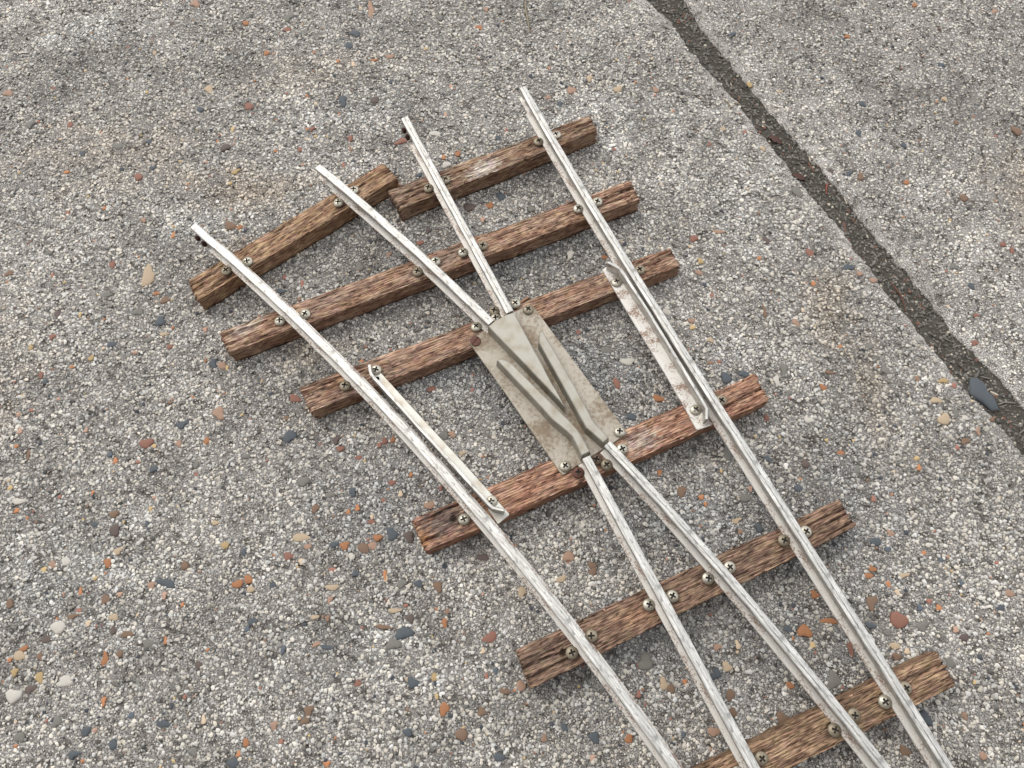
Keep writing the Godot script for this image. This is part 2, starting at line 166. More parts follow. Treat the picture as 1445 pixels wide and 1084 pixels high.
var plate_outline = [Vector2(-14.5, -112.5), Vector2(-9.8, -116.0), Vector2(-6.6, -118.1), Vector2(2.6, -123.4), Vector2(8.1, -125.6), Vector2(9.3, -125.4), Vector2(9.9, -124.6), Vector2(17.0, -112.0), Vector2(34.2, -81.5), Vector2(37.7, -75.4), Vector2(37.7, -74.7), Vector2(37.3, -74.2), Vector2(33.1, -71.8), Vector2(19.4, -64.2), Vector2(15.5, -61.8), Vector2(14.9, -61.7), Vector2(13.9, -62.9), Vector2(-2.7, -92.3)]
var nose_outline = [Vector2(-7.1, -115.5), Vector2(-4.8, -117.3), Vector2(-0.5, -119.6), Vector2(2.3, -120.4), Vector2(6.5, -110.0), Vector2(16.4, -85.7), Vector2(17.2, -83.5), Vector2(15.8, -85.7), Vector2(5.5, -99.3), Vector2(-3.4, -110.6)]
var left_wing_outline = [Vector2(-4.7, -102.4), Vector2(-3.8, -102.9), Vector2(-1.0, -102.0), Vector2(0.9, -100.2), Vector2(11.7, -86.8), Vector2(18.2, -78.9), Vector2(20.4, -76.0), Vector2(21.9, -73.2), Vector2(24.2, -67.5), Vector2(21.3, -66.4), Vector2(19.7, -70.9), Vector2(18.9, -72.9), Vector2(17.2, -75.0), Vector2(12.7, -79.5), Vector2(7.7, -86.3), Vector2(-3.0, -100.2)]
var right_wing_outline = [Vector2(10.7, -111.5), Vector2(11.1, -112.3), Vector2(11.9, -112.4), Vector2(13.1, -109.7), Vector2(21.0, -91.6), Vector2(25.5, -80.2), Vector2(26.4, -77.9), Vector2(30.8, -71.8), Vector2(28.8, -70.3), Vector2(23.8, -75.8), Vector2(22.6, -78.5), Vector2(19.6, -85.8), Vector2(10.3, -108.1)]
var left_guard_line = [Vector2(-49.6, -104.0), Vector2(-49.4, -102.2), Vector2(-48.8, -100.0), Vector2(-10.4, -52.1), Vector2(-9.0, -50.8), Vector2(-5.4, -49.7)]
var right_guard_line = [Vector2(38.1, -139.0), Vector2(40.7, -137.2), Vector2(42.6, -135.3), Vector2(51.2, -115.8), Vector2(64.6, -81.8), Vector2(65.2, -80.0), Vector2(64.7, -76.2)]
var left_flange_right = [Vector2(-48.4, -102.6), Vector2(-46.1, -103.0), Vector2(-34.3, -88.2), Vector2(-17.1, -67.0), Vector2(-3.6, -49.8), Vector2(-3.8, -49.3), Vector2(-7.3, -46.8), Vector2(-7.6, -46.8)]
var right_flange_left = [Vector2(36.1, -138.5), Vector2(43.9, -118.7), Vector2(54.4, -93.3), Vector2(61.3, -74.6), Vector2(61.9, -74.2), Vector2(66.7, -75.5), Vector2(67.1, -76.0)]
var right_flange_top = [Vector2(38.3, -139.6)]
var joint_left_edge = [Vector2(73.7, -278.2), Vector2(80.1, -270.0), Vector2(86.2, -251.3), Vector2(94.9, -234.7), Vector2(101.7, -222.3), Vector2(109.2, -203.4), Vector2(118.9, -182.0), Vector2(124.6, -169.4), Vector2(127.1, -163.7), Vector2(131.9, -155.7), Vector2(135.3, -144.0), Vector2(139.5, -136.8), Vector2(141.8, -127.3), Vector2(147.5, -116.6), Vector2(151.9, -105.2), Vector2(156.4, -95.1), Vector2(160.8, -85.3), Vector2(165.0, -78.4), Vector2(169.5, -70.1), Vector2(173.0, -61.7)]
var joint_right_edge = [Vector2(88.9, -278.6), Vector2(92.0, -268.2), Vector2(96.8, -254.9), Vector2(105.2, -236.8), Vector2(112.2, -220.8), Vector2(120.7, -202.6), Vector2(128.4, -187.8), Vector2(135.5, -172.3), Vector2(139.3, -162.9), Vector2(143.7, -151.2), Vector2(150.4, -137.1), Vector2(151.9, -134.2), Vector2(158.6, -120.0), Vector2(163.6, -104.5), Vector2(171.4, -94.2), Vector2(175.2, -86.2), Vector2(178.8, -78.6)]

var rng := RandomNumberGenerator.new()
var mat := {}
var stone_mats := {}
var stone_meshes: Array[ArrayMesh] = []
var tone_noise := FastNoiseLite.new()
var stain_noise := FastNoiseLite.new()
var bump_noise := FastNoiseLite.new()
var grain_noise := FastNoiseLite.new()
var crack_noise := FastNoiseLite.new()
var edge_noise := FastNoiseLite.new()
var crevice_noise := FastNoiseLite.new()
# the joint between the two slabs: a point on it, its direction and the direction towards the left slab
const JOINT := Vector2(132.9, -161.0)
const JOINT_ALONG := Vector2(0.4016, 0.9158)
const JOINT_LEFT := Vector2(-0.9158, 0.4016)


func _ready() -> void:
	set_up_view()
	set_up_noise()
	set_up_materials()
	build_ground()
	build_turnout()
	build_litter()
	build_sky_blocker()


func set_up_view() -> void:
	var cam := Camera3D.new()
	cam.name = "camera"
	add_child(cam)
	var pitch := 0.375784
	var roll := 0.064809
	var back := Vector3(0, cos(pitch), sin(pitch))
	var right := Vector3(1, 0, 0)
	var up := back.cross(right)
	cam.transform = Transform3D(Basis(right * cos(roll) - up * sin(roll), right * sin(roll) + up * cos(roll), back), Vector3(0, 0.25058, 0))
	cam.fov = 54.62
	cam.near = 0.01
	cam.far = 50.0
	cam.current = true

	var sky_look := ProceduralSkyMaterial.new()
	sky_look.sky_top_color = Color(0.865, 0.88, 0.905)
	sky_look.sky_horizon_color = Color(0.745, 0.755, 0.775)
	sky_look.sky_curve = 0.3
	sky_look.sky_energy_multiplier = 1.1
	sky_look.ground_bottom_color = Color(0.30, 0.29, 0.27)
	sky_look.ground_horizon_color = Color(0.42, 0.41, 0.40)
	sky_look.sun_angle_max = 1.0
	var sky := Sky.new()
	sky.sky_material = sky_look
	var env := Environment.new()
	env.background_mode = Environment.BG_SKY
	env.sky = sky
	env.tonemap_mode = Environment.TONE_MAPPER_LINEAR
	env.tonemap_exposure = 1.9
	env.sdfgi_enabled = true
	env.ssao_enabled = true
	env.ssil_enabled = true
	var world := WorldEnvironment.new()
	world.name = "world_environment"
	world.environment = env
	add_child(world)

	var sun := DirectionalLight3D.new()
	sun.name = "sun"
	sun.light_energy = 0.38
	sun.light_color = Color(1.0, 0.985, 0.965)
	sun.light_angular_distance = 30.0
	sun.shadow_enabled = true
	add_child(sun)
	# the bright part of the cloud stands beyond the top left of the picture
	sun.look_at_from_position(Vector3(-0.65, 1.15, -0.75), Vector3.ZERO)


func set_up_noise() -> void:
	rng.seed = 20517
	for row in [[tone_noise, 11, 0.05], [stain_noise, 23, 0.011], [bump_noise, 31, 0.09], [grain_noise, 47, 1.0], [crack_noise, 59, 1.0], [edge_noise, 71, 0.16], [crevice_noise, 83, 0.2]]:
		var n: FastNoiseLite = row[0]
		n.seed = row[1]
		n.frequency = row[2]
		n.noise_type = FastNoiseLite.TYPE_SIMPLEX_SMOOTH
		n.fractal_octaves = 3


# ---------------------------------------------------------------- materials

func picture(w: int, h: int, at: Callable) -> ImageTexture:
	var img := Image.create(w, h, false, Image.FORMAT_RGB8)
	for y in h:
		for x in w:
			img.set_pixel(x, y, at.call(x, y))
	img.generate_mipmaps()
	return ImageTexture.create_from_image(img)


func noise_of(id: int, freq: float, octaves := 3) -> FastNoiseLite:
	var n := FastNoiseLite.new()
	n.seed = id
	n.frequency = freq
	n.fractal_octaves = octaves
	n.noise_type = FastNoiseLite.TYPE_SIMPLEX_SMOOTH
	return n


func ring(n: FastNoiseLite, x: float, y: float, w: float, h: float) -> float:   # noise that closes on itself at the edges of a texture
	var fx := smoothstep(0.8, 1.0, x / w)
	var fy := smoothstep(0.8, 1.0, y / h)
	var v := n.get_noise_2d(x, y)
	if fx > 0.0:
		v = lerpf(v, n.get_noise_2d(x - w, y), fx)
	if fy > 0.0:
		var up := n.get_noise_2d(x, y - h)
		if fx > 0.0:
			up = lerpf(up, n.get_noise_2d(x - w, y - h), fx)
		v = lerpf(v, up, fy)
	return v


func plain(called: String, albedo: Color, rough: float, metal := 0.0) -> StandardMaterial3D:
	var m := StandardMaterial3D.new()
	m.resource_name = called
	m.albedo_color = albedo
	m.roughness = rough
	m.metallic = metal
	return m


func set_up_materials() -> void:
	# grain of old wood: streaks along u, tinted by vertex colours
	var g1 := noise_of(3, 1.0, 3)
	var g2 := noise_of(4, 1.0, 2)
	var g3 := noise_of(5, 1.0, 2)
	var wood_map := picture(512, 512, func(x, y):
		var u: float = x / 9.85
		var v: float = y / 17.0
		var streak := ring(g1, u * 0.06, v * 1.3, 52.0 * 0.06, 30.0 * 1.3)
		var fibre := ring(g2, u * 0.2, v * 3.2, 52.0 * 0.2, 30.0 * 3.2)
		var blot := ring(g3, u * 0.2, v * 0.3, 52.0 * 0.2, 30.0 * 0.3)
		var k := clampf(0.74 + streak * 0.34 + fibre * 0.36 + blot * 0.14, 0.26, 1.0)
		return Color(k, clampf(k * (0.985 + blot * 0.05), 0, 1), clampf(k * (0.975 + fibre * 0.06), 0, 1)))
	var wood_relief := picture(512, 512, func(x, y):
		var u: float = x / 9.85
		var v: float = y / 17.0
		var streak := ring(g1, u * 0.1 + 7.0, v * 2.2, 52.0 * 0.1, 30.0 * 2.2)
		var fibre := ring(g2, u * 0.25, v * 5.0 + 5.0, 52.0 * 0.25, 30.0 * 5.0)
		var k := clampf(0.5 + streak * 0.45 + fibre * 0.4, 0, 1)
		return Color(k, k, k))
	var wood := plain("old_wood", Color.WHITE, 0.9)
	wood.albedo_texture = wood_map
	wood.vertex_color_use_as_albedo = true
	wood.heightmap_enabled = true
	wood.heightmap_texture = wood_relief
	wood.heightmap_scale = 0.04
	wood.metallic_specular = 0.3
	mat.wood = wood

	# nickel silver: clean running surface, speckled foot, dirty plate
	var m1 := noise_of(13, 1.0, 3)
	var m2 := noise_of(14, 1.0, 3)
	var m3 := noise_of(15, 1.0, 2)
	var head_map := picture(512, 256, func(x, y):
		var u: float = x / 12.8
		var v: float = y / 6.4
		var streak := ring(m1, u * 0.09, v * 1.5, 40.0 * 0.09, 40.0 * 1.5)
		var scratch := ring(m2, u * 0.35, v * 4.0, 40.0 * 0.35, 40.0 * 4.0)
		var spot := ring(m3, u * 0.3, v * 0.8, 40.0 * 0.3, 40.0 * 0.8)
		var k := 0.87 + streak * 0.22 + scratch * 0.10 - maxf(spot - 0.30, 0.0) * 0.5
		return Color(clampf(k, 0.2, 1), clampf(k * 0.995, 0.2, 1), clampf(k * 0.97, 0.2, 1)))
	mat.head = plain("worn_nickel_silver", Color(0.85, 0.842, 0.835), 0.55, 0.8)
	mat.head.albedo_texture = head_map
	var foot_map := picture(512, 256, func(x, y):
		var u: float = x / 12.8
		var v: float = y / 6.4
		var patch := ring(m3, u * 0.09, v * 0.2, 40.0 * 0.09, 40.0 * 0.2)
		var spot := ring(m2, u * 0.9, v * 1.2, 40.0 * 0.9, 40.0 * 1.2)
		var fine := ring(m1, u * 2.4, v * 2.4, 40.0 * 2.4, 40.0 * 2.4)
		var k := clampf((spot * 0.7 + fine * 0.9 + patch * 1.1 - 0.27) * 3.2, 0.0, 1.0)
		return Color(0.93 + fine * 0.08, 0.925 + fine * 0.08, 0.905 + fine * 0.08).lerp(Color(0.52, 0.40, 0.33), k * 0.75))
	mat.foot = plain("speckled_rail_foot", Color(0.88, 0.868, 0.855), 0.6, 0.35)
	mat.foot.albedo_texture = foot_map
	var plate_map := picture(512, 512, func(x, y):
		var u: float = x / 10.24
		var v: float = y / 10.24
		var patch := ring(m3, u * 0.07, v * 0.07, 50.0 * 0.07, 50.0 * 0.07)
		var spot := ring(m2, u * 0.5, v * 0.5, 50.0 * 0.5, 50.0 * 0.5)
		var fine := ring(m1, u * 2.6, v * 2.6, 50.0 * 2.6, 50.0 * 2.6)
		var k := clampf((patch * 1.2 + spot * 0.7 + fine * 1.0 + 0.06) * 1.5, 0.0, 1.0)
		var base := Color(0.86 + fine * 0.2, 0.85 + fine * 0.2, 0.82 + fine * 0.2)
		return base.lerp(Color(0.60, 0.53, 0.44), k * 0.75).lerp(Color(0.50, 0.37, 0.28), clampf((spot * 0.6 + fine * 1.0 - 0.42) * 4.0, 0, 1) * 0.6))
	mat.plate = plain("dirty_pressed_metal", Color(0.74, 0.715, 0.68), 0.6, 0.4)
	mat.plate.albedo_texture = plate_map
	mat.nose = plain("dull_cast_metal", Color(0.71, 0.695, 0.67), 0.55, 0.6)
	mat.nose.albedo_texture = picture(256, 256, func(x, y):
		var patch := ring(m3, x * 0.03, y * 0.03, 256 * 0.03, 256 * 0.03)
		var fine := ring(m1, x * 0.45, y * 0.45, 256 * 0.45, 256 * 0.45)
		var k := clampf((patch * 0.8 + fine * 0.8) * 1.3, 0.0, 1.0)
		return Color(0.88 + fine * 0.07, 0.88 + fine * 0.07, 0.85 + fine * 0.07).lerp(Color(0.74, 0.68, 0.60), k * 0.8))
	mat.flange = mat.head.duplicate()
	mat.flange.albedo_texture = mat.nose.albedo_texture
	for row in [["zinc", Color(0.80, 0.78, 0.74), 0.4, 0.7], ["dull", Color(0.64, 0.60, 0.54), 0.55, 0.6], ["brown", Color(0.46, 0.40, 0.35), 0.6, 0.4], ["rust", Color(0.44, 0.30, 0.26), 0.75, 0.2], ["stud", Color(0.26, 0.13, 0.09), 0.9, 0.0]]:
		var m := plain(row[0] + "_screw", row[1], row[2], row[3])
		m.albedo_texture = mat.nose.albedo_texture
		m.uv1_triplanar = true
		m.uv1_scale = Vector3.ONE * 90.0
		mat[row[0]] = m

	# concrete: cement paste under the sand, and the sand itself
	var c1 := noise_of(23, 1.0, 4)
	var paste_map := picture(512, 512, func(x, y):
		var fine := ring(c1, x * 0.25, y * 0.25, 512 * 0.25, 512 * 0.25)
		var v := clampf(0.74 + fine * 0.7, 0.2, 1.0)
		return Color(v, v * 0.99, v * 0.975))
	mat.paste = plain("cement_paste", Color.WHITE, 0.95)
	mat.paste.albedo_texture = paste_map
	mat.paste.vertex_color_use_as_albedo = true
	mat.paste.metallic_specular = 0.25
	mat.paste.heightmap_enabled = true
	mat.paste.heightmap_texture = paste_map
	mat.paste.heightmap_scale = 0.05
	mat.sand = plain("sand_grain", Color.WHITE, 0.85)
	mat.sand.vertex_color_use_as_albedo = true
	mat.sand.metallic_specular = 0.35
	mat.soil = plain("joint_soil", Color.WHITE, 0.97)
	mat.soil.albedo_texture = paste_map
	mat.soil.vertex_color_use_as_albedo = true
	mat.soil.metallic_specular = 0.2
	var mottle := picture(128, 128, func(x, y):
		var a := ring(m3, x * 0.05, y * 0.05, 128 * 0.05, 128 * 0.05)
		var b := ring(m1, x * 0.4, y * 0.4, 128 * 0.4, 128 * 0.4)
		var v := clampf(0.82 + a * 0.38 + b * 0.38, 0.3, 1.0)
		return Color(v, v * (1.0 - a * 0.08), v * (0.98 - a * 0.12)))
	for kind in STONES:
		var m := plain(kind + "_stone", Color.WHITE, 0.72)
		m.albedo_color = STONES[kind]
		m.albedo_texture = mottle
		m.uv1_triplanar = true
		m.uv1_scale = Vector3.ONE * 110.0
		m.metallic_specular = 0.4
		stone_mats[kind] = m


const STONES := {
	"orange": Color(0.70, 0.49, 0.35), "cream": Color(0.78, 0.70, 0.60), "terracotta": Color(0.60, 0.43, 0.375), "slate": Color(0.36, 0.385, 0.415), "grey": Color(0.52, 0.51, 0.49),
	"plum": Color(0.43, 0.375, 0.36), "pink": Color(0.70, 0.575, 0.50), "ochre": Color(0.75, 0.65, 0.48), "brown": Color(0.54, 0.44, 0.37), "white": Color(0.84, 0.82, 0.79)}



# ---------------------------------------------------------------- small helpers

func put(called: String, mesh: Mesh, m: Material, parent: Node3D) -> MeshInstance3D:
	var o := MeshInstance3D.new()
	o.name = called
	o.mesh = mesh
	o.material_override = m
	parent.add_child(o, true)
	return o


func tag(o: Node, label: String, category := "", group := "", kind := "") -> void:
	if label != "":
		o.set_meta("label", label)
	if category != "":
		o.set_meta("category", category)
	if group != "":
		o.set_meta("group", group)
	if kind != "":
		o.set_meta("kind", kind)


func v3(p: Vector2, h: float) -> Vector3:
	return Vector3(p.x, h, p.y) * MM


func grid_mesh(rows: int, cols: int, pos: PackedVector3Array, uv: PackedVector2Array, colour: PackedColorArray, close_cols := false) -> ArrayMesh:   # a smooth sheet over rows x cols points
	var idx := PackedInt32Array()
	var wide := cols if close_cols else cols - 1
	for r in rows - 1:
		for c in wide:
			var a := r * cols + c
			var b := r * cols + (c + 1) % cols
			var d := a + cols
			var e := b + cols
			idx.append_array([a, b, d, b, e, d])
	return indexed_mesh(pos, uv, colour, idx)


func indexed_mesh(pos: PackedVector3Array, uv: PackedVector2Array, colour: PackedColorArray, idx: PackedInt32Array) -> ArrayMesh:
	var nrm := PackedVector3Array()
	nrm.resize(pos.size())
	for k in range(0, idx.size(), 3):
		var a := pos[idx[k]]
		var n := (pos[idx[k + 2]] - a).cross(pos[idx[k + 1]] - a)
		for j in 3:
			nrm[idx[k + j]] += n
	for k in nrm.size():
		nrm[k] = nrm[k].normalized() if nrm[k].length_squared() > 0.0 else Vector3.UP
	var arr := []
	arr.resize(Mesh.ARRAY_MAX)
	arr[Mesh.ARRAY_VERTEX] = pos
	arr[Mesh.ARRAY_NORMAL] = nrm
	if uv.size():
		arr[Mesh.ARRAY_TEX_UV] = uv
	if colour.size():
		arr[Mesh.ARRAY_COLOR] = colour
	arr[Mesh.ARRAY_INDEX] = idx
	var mesh := ArrayMesh.new()
	mesh.add_surface_from_arrays(Mesh.PRIMITIVE_TRIANGLES, arr)
	return mesh


func smooth_path(points: Array, step: float) -> PackedVector2Array:   # a Catmull-Rom line through the points, one point every step millimetres
	var fine := PackedVector2Array()
	for k in points.size() - 1:
		var a: Vector2 = points[k]
		var b: Vector2 = points[k + 1]
		var before: Vector2 = points[k - 1] if k > 0 else a * 2.0 - b
		var after: Vector2 = points[k + 2] if k + 2 < points.size() else b * 2.0 - a
		var n := maxi(1, roundi(a.distance_to(b) / step))
		for j in n:
			fine.append(a.cubic_interpolate(b, before, after, float(j) / n))
	fine.append(points[-1])
	return fine


func along(path: PackedVector2Array, from: float, to: float) -> PackedVector2Array:   # the stretch of a path between two lengths
	var got := PackedVector2Array()
	var s := 0.0
	for k in path.size() - 1:
		var d := path[k].distance_to(path[k + 1])
		if s + d > from and s < to:
			if got.is_empty():
				got.append(path[k].lerp(path[k + 1], clampf((from - s) / d, 0, 1)))
			got.append(path[k].lerp(path[k + 1], clampf((to - s) / d, 0, 1)))
		s += d
	return got


func length_of(path: PackedVector2Array) -> float:
	var s := 0.0
	for k in path.size() - 1:
		s += path[k].distance_to(path[k + 1])
	return s


func side_of(path: PackedVector2Array, k: int) -> Vector2:   # unit vector to the right of the path at point k
	var d := (path[mini(k + 1, path.size() - 1)] - path[maxi(k - 1, 0)]).normalized()
	return Vector2(-d.y, d.x)


func sweep(st: SurfaceTool, path: PackedVector2Array, profile: PackedVector2Array, base: float, uv_scale := 0.025, shift := 0.0) -> void:   # a closed section (x to the right of the path, y up) drawn along a path, with both ends shut
	var s := shift
	var n := profile.size()
	for k in path.size() - 1:
		var r0 := side_of(path, k)
		var r1 := side_of(path, k + 1)
		var s1 := s + path[k].distance_to(path[k + 1])
		var w := 0.0
		for j in n:
			var p := profile[j]
			var q := profile[(j + 1) % n]
			var w1 := w + p.distance_to(q)
			var a := v3(path[k] + r0 * p.x, base + p.y)
			var b := v3(path[k] + r0 * q.x, base + q.y)
			var c := v3(path[k + 1] + r1 * p.x, base + p.y)
			var d := v3(path[k + 1] + r1 * q.x, base + q.y)
			var ua := Vector2(s, w * 1.0) * uv_scale
			var ub := Vector2(s, w1) * uv_scale
			var uc := Vector2(s1, w) * uv_scale
			var ud := Vector2(s1, w1) * uv_scale
			tri(st, a, b, c, ua, ub, uc)
			tri(st, b, d, c, ub, ud, uc)
			w = w1
		s = s1
	var caps := Geometry2D.triangulate_polygon(profile)
	for end in [0, path.size() - 1]:
		var r := side_of(path, end)
		for k in range(0, caps.size(), 3):
			var t := []
			for j in 3:
				var p := profile[caps[k + j]]
				t.append(v3(path[end] + r * p.x, base + p.y))
			tri(st, t[0], t[1], t[2], Vector2.ZERO, Vector2(0.02, 0), Vector2(0, 0.02))


func tri(st: SurfaceTool, a: Vector3, b: Vector3, c: Vector3, ua: Vector2, ub: Vector2, uc: Vector2) -> void:
	st.set_uv(ua)
	st.add_vertex(a)
	st.set_uv(ub)
	st.add_vertex(b)
	st.set_uv(uc)
	st.add_vertex(c)


func begin() -> SurfaceTool:
	var st := SurfaceTool.new()
	st.begin(Mesh.PRIMITIVE_TRIANGLES)
	st.set_smooth_group(-1)
	return st


func finish(st: SurfaceTool) -> ArrayMesh:
	st.generate_normals()
	return st.commit()


func slab_shape(st: SurfaceTool, outline: Array, bottom: float, top: float, bevel := 0.15, splay := 0.0, uv_scale := 0.02) -> void:   # an upright prism with a chamfered top edge and walls that lean out by splay
	var poly := PackedVector2Array(outline)
	if Geometry2D.is_polygon_clockwise(poly):
		poly.reverse()
	var n := poly.size()
	var out := PackedVector2Array()
	for k in n:
		var a := (poly[k] - poly[(k + n - 1) % n]).normalized()
		var b := (poly[(k + 1) % n] - poly[k]).normalized()
		var m := (Vector2(a.y, -a.x) + Vector2(b.y, -b.x))
		m = m.normalized() / maxf(0.5, m.length() * 0.5)
		out.append(m)
	var levels := [[0.0 - bevel, top], [0.0, top - bevel], [splay, bottom]]
	for l in 2:
		for k in n:
			var j := (k + 1) % n
			var a := v3(poly[k] + out[k] * levels[l][0], levels[l][1])
			var b := v3(poly[j] + out[j] * levels[l][0], levels[l][1])
			var c := v3(poly[k] + out[k] * levels[l + 1][0], levels[l + 1][1])
			var d := v3(poly[j] + out[j] * levels[l + 1][0], levels[l + 1][1])
			var ua := (poly[k] + out[k] * (l * 0.3)) * uv_scale
			var ub := (poly[j] + out[j] * (l * 0.3)) * uv_scale
			var uc := ua + out[k] * uv_scale * 2.0
			var ud := ub + out[j] * uv_scale * 2.0
			tri(st, a, b, c, ua, ub, uc)
			tri(st, b, d, c, ub, ud, uc)
	var caps := Geometry2D.triangulate_polygon(poly)
	for k in range(0, caps.size(), 3):
		var q := []
		var r := []
		for j in 3:
			var i := caps[k + j]
			q.append(v3(poly[i] - out[i] * bevel, top))
			r.append(v3(poly[i] + out[i] * splay, bottom))
		tri(st, q[0], q[1], q[2], poly[caps[k]] * uv_scale, poly[caps[k + 1]] * uv_scale, poly[caps[k + 2]] * uv_scale)
		tri(st, r[0], r[2], r[1], poly[caps[k]] * uv_scale, poly[caps[k + 2]] * uv_scale, poly[caps[k + 1]] * uv_scale)


# ---------------------------------------------------------------- the concrete

func joint_frame(p: Vector2) -> Vector2:   # (distance along the joint, distance towards the left slab)
	var d := p - JOINT
	return Vector2(d.dot(JOINT_ALONG), d.dot(JOINT_LEFT))


var left_edge_s := PackedFloat32Array()
var left_edge_o := PackedFloat32Array()
var right_edge_s := PackedFloat32Array()
var right_edge_o := PackedFloat32Array()


func edge_offset(s: float, left: bool) -> float:
	var ss := left_edge_s if left else right_edge_s
	var oo := left_edge_o if left else right_edge_o
	var k := ss.bsearch(s)
	var base := oo[0] if k <= 0 else oo[-1]
	if k > 0 and k < ss.size():
		base = lerpf(oo[k - 1], oo[k], (s - ss[k - 1]) / maxf(0.01, ss[k] - ss[k - 1]))
	return base + edge_noise.get_noise_2d(s, 40.0 if left else 90.0) * 1.1 + edge_noise.get_noise_2d(s * 5.0, 10.0 if left else 60.0) * 0.5


func crevice(p: Vector2) -> float:   # 0 on sound concrete, up to 1 in the winding worn lines between the clumps of sand
	var a := absf(crevice_noise.get_noise_2d(p.x, p.y))
	var b := absf(crevice_noise.get_noise_2d(p.x * 1.7 + 300.0, p.y * 1.7))
	return maxf(clampf(1.0 - a / 0.07, 0.0, 1.0), 0.8 * clampf(1.0 - b / 0.06, 0.0, 1.0))


func ground_height(p: Vector2) -> float:
	return -0.5 * crevice(p) + stain_noise.get_noise_2d(p.x * 2.0, p.y * 2.0) * 0.45 + bump_noise.get_noise_2d(p.x, p.y) * 0.35


# weathered concrete colour: pale cement, brown stains, pale joint mortar, plus painted grey shade
func concrete_tint(p: Vector2, side: float) -> Color:
	var t := Color(1.02, 0.975, 0.922)
	var broad := stain_noise.get_noise_2d(p.x, p.y)
	var patchy := tone_noise.get_noise_2d(p.x, p.y)
	var v := 1.0 + broad * 0.25 + patchy * 0.30
	for s in STAINS_AND_SHADE:
		var d := (p - Vector2(s[1], s[2])) / Vector2(s[3], s[4])
		var k := clampf(1.25 - d.length() + patchy * 0.9, 0.0, 1.0)
		if k > 0.0:
			t = t.lerp(s[0], k * s[5] * (0.62 if s[0] == BROWN_STAIN else 0.9))
	if side < 0.0:
		t = t * Color(1.03, 1.03, 1.03)
	return Color(t.r * v, t.g * v, t.b * v)


const BROWN_STAIN := Color(0.82, 0.66, 0.50)
const TRACK_SHADE := Color(0.68, 0.69, 0.71)  # grey shade painted onto the ground between and beside the sleepers
const PALE := Color(1.28, 1.27, 1.24)
const STAINS_AND_SHADE := [
	[BROWN_STAIN, -105.0, -192.0, 24.0, 12.0, 0.8], [BROWN_STAIN, -100.0, -160.0, 16.0, 12.0, 0.7], [BROWN_STAIN, -160.0, -215.0, 40.0, 20.0, 0.4], [BROWN_STAIN, 122.0, -118.0, 10.0, 20.0, 0.7],
	[BROWN_STAIN, 127.0, -90.0, 7.0, 22.0, 0.6], [BROWN_STAIN, 205.0, -165.0, 12.0, 24.0, 0.6], [BROWN_STAIN, -195.0, -110.0, 20.0, 30.0, 0.4], [BROWN_STAIN, -80.0, -250.0, 40.0, 14.0, 0.35],
	[BROWN_STAIN, -76.0, -118.0, 16.0, 8.0, 0.5],
	[TRACK_SHADE, 20.0, -100.0, 55.0, 26.0, 0.8], [TRACK_SHADE, 0.0, -150.0, 60.0, 18.0, 0.6], [TRACK_SHADE, 60.0, -45.0, 50.0, 20.0, 0.7], [TRACK_SHADE, 50.0, -5.0, 60.0, 18.0, 0.6], [TRACK_SHADE, -45.0, -60.0, 34.0, 22.0, 0.55], [TRACK_SHADE, 110.0, -35.0, 20.0, 60.0, 0.35],
	[PALE, -150.0, -40.0, 30.0, 22.0, 0.6], [PALE, -60.0, -12.0, 34.0, 14.0, 0.4], [PALE, -180.0, -285.0, 22.0, 12.0, 0.7], [PALE, 45.0, -215.0, 40.0, 16.0, 0.5], [PALE, -60.0, -230.0, 40.0, 16.0, 0.4], [PALE, 92.0, -170.0, 16.0, 26.0, 0.45],
	[PALE, 195.0, -105.0, 10.0, 22.0, 0.6], [PALE, -30.0, -45.0, 7.0, 9.0, 0.5], [PALE, -120.0, -175.0, 26.0, 10.0, 0.5]]


func build_ground() -> void:
	for p in joint_left_edge:
		var f := joint_frame(p)
		left_edge_s.append(f.x)
		left_edge_o.append(f.y)
	for p in joint_right_edge:
		var f := joint_frame(p)
		right_edge_s.append(f.x)
		right_edge_o.append(f.y)
	build_stone_meshes()
	var slabs := []
	for left in [true, false]:
		var slab := Node3D.new()
		slab.name = "concrete_slab"
		add_child(slab, true)
		tag(slab, "large weathered concrete slab with exposed pebbles lying under the track" if left else "smoother concrete slab beyond the dark joint at upper right", "concrete slab", "", "structure")
		put("slab_surface", slab_sheet(left), mat.paste, slab)
		slabs.append(slab)
	var soil := put("joint_soil", soil_sheet(), mat.soil, self)
	tag(soil, "dark soil filling the joint between the two concrete slabs", "soil", "", "structure")
	var taken := {}
	place_pebbles(PEBBLES_LEFT, slabs[0], taken)
	place_pebbles(PEBBLES_RIGHT, slabs[1], taken)
	scatter_sand(slabs[0], slabs[1], taken)
	scatter_crumbs(soil)


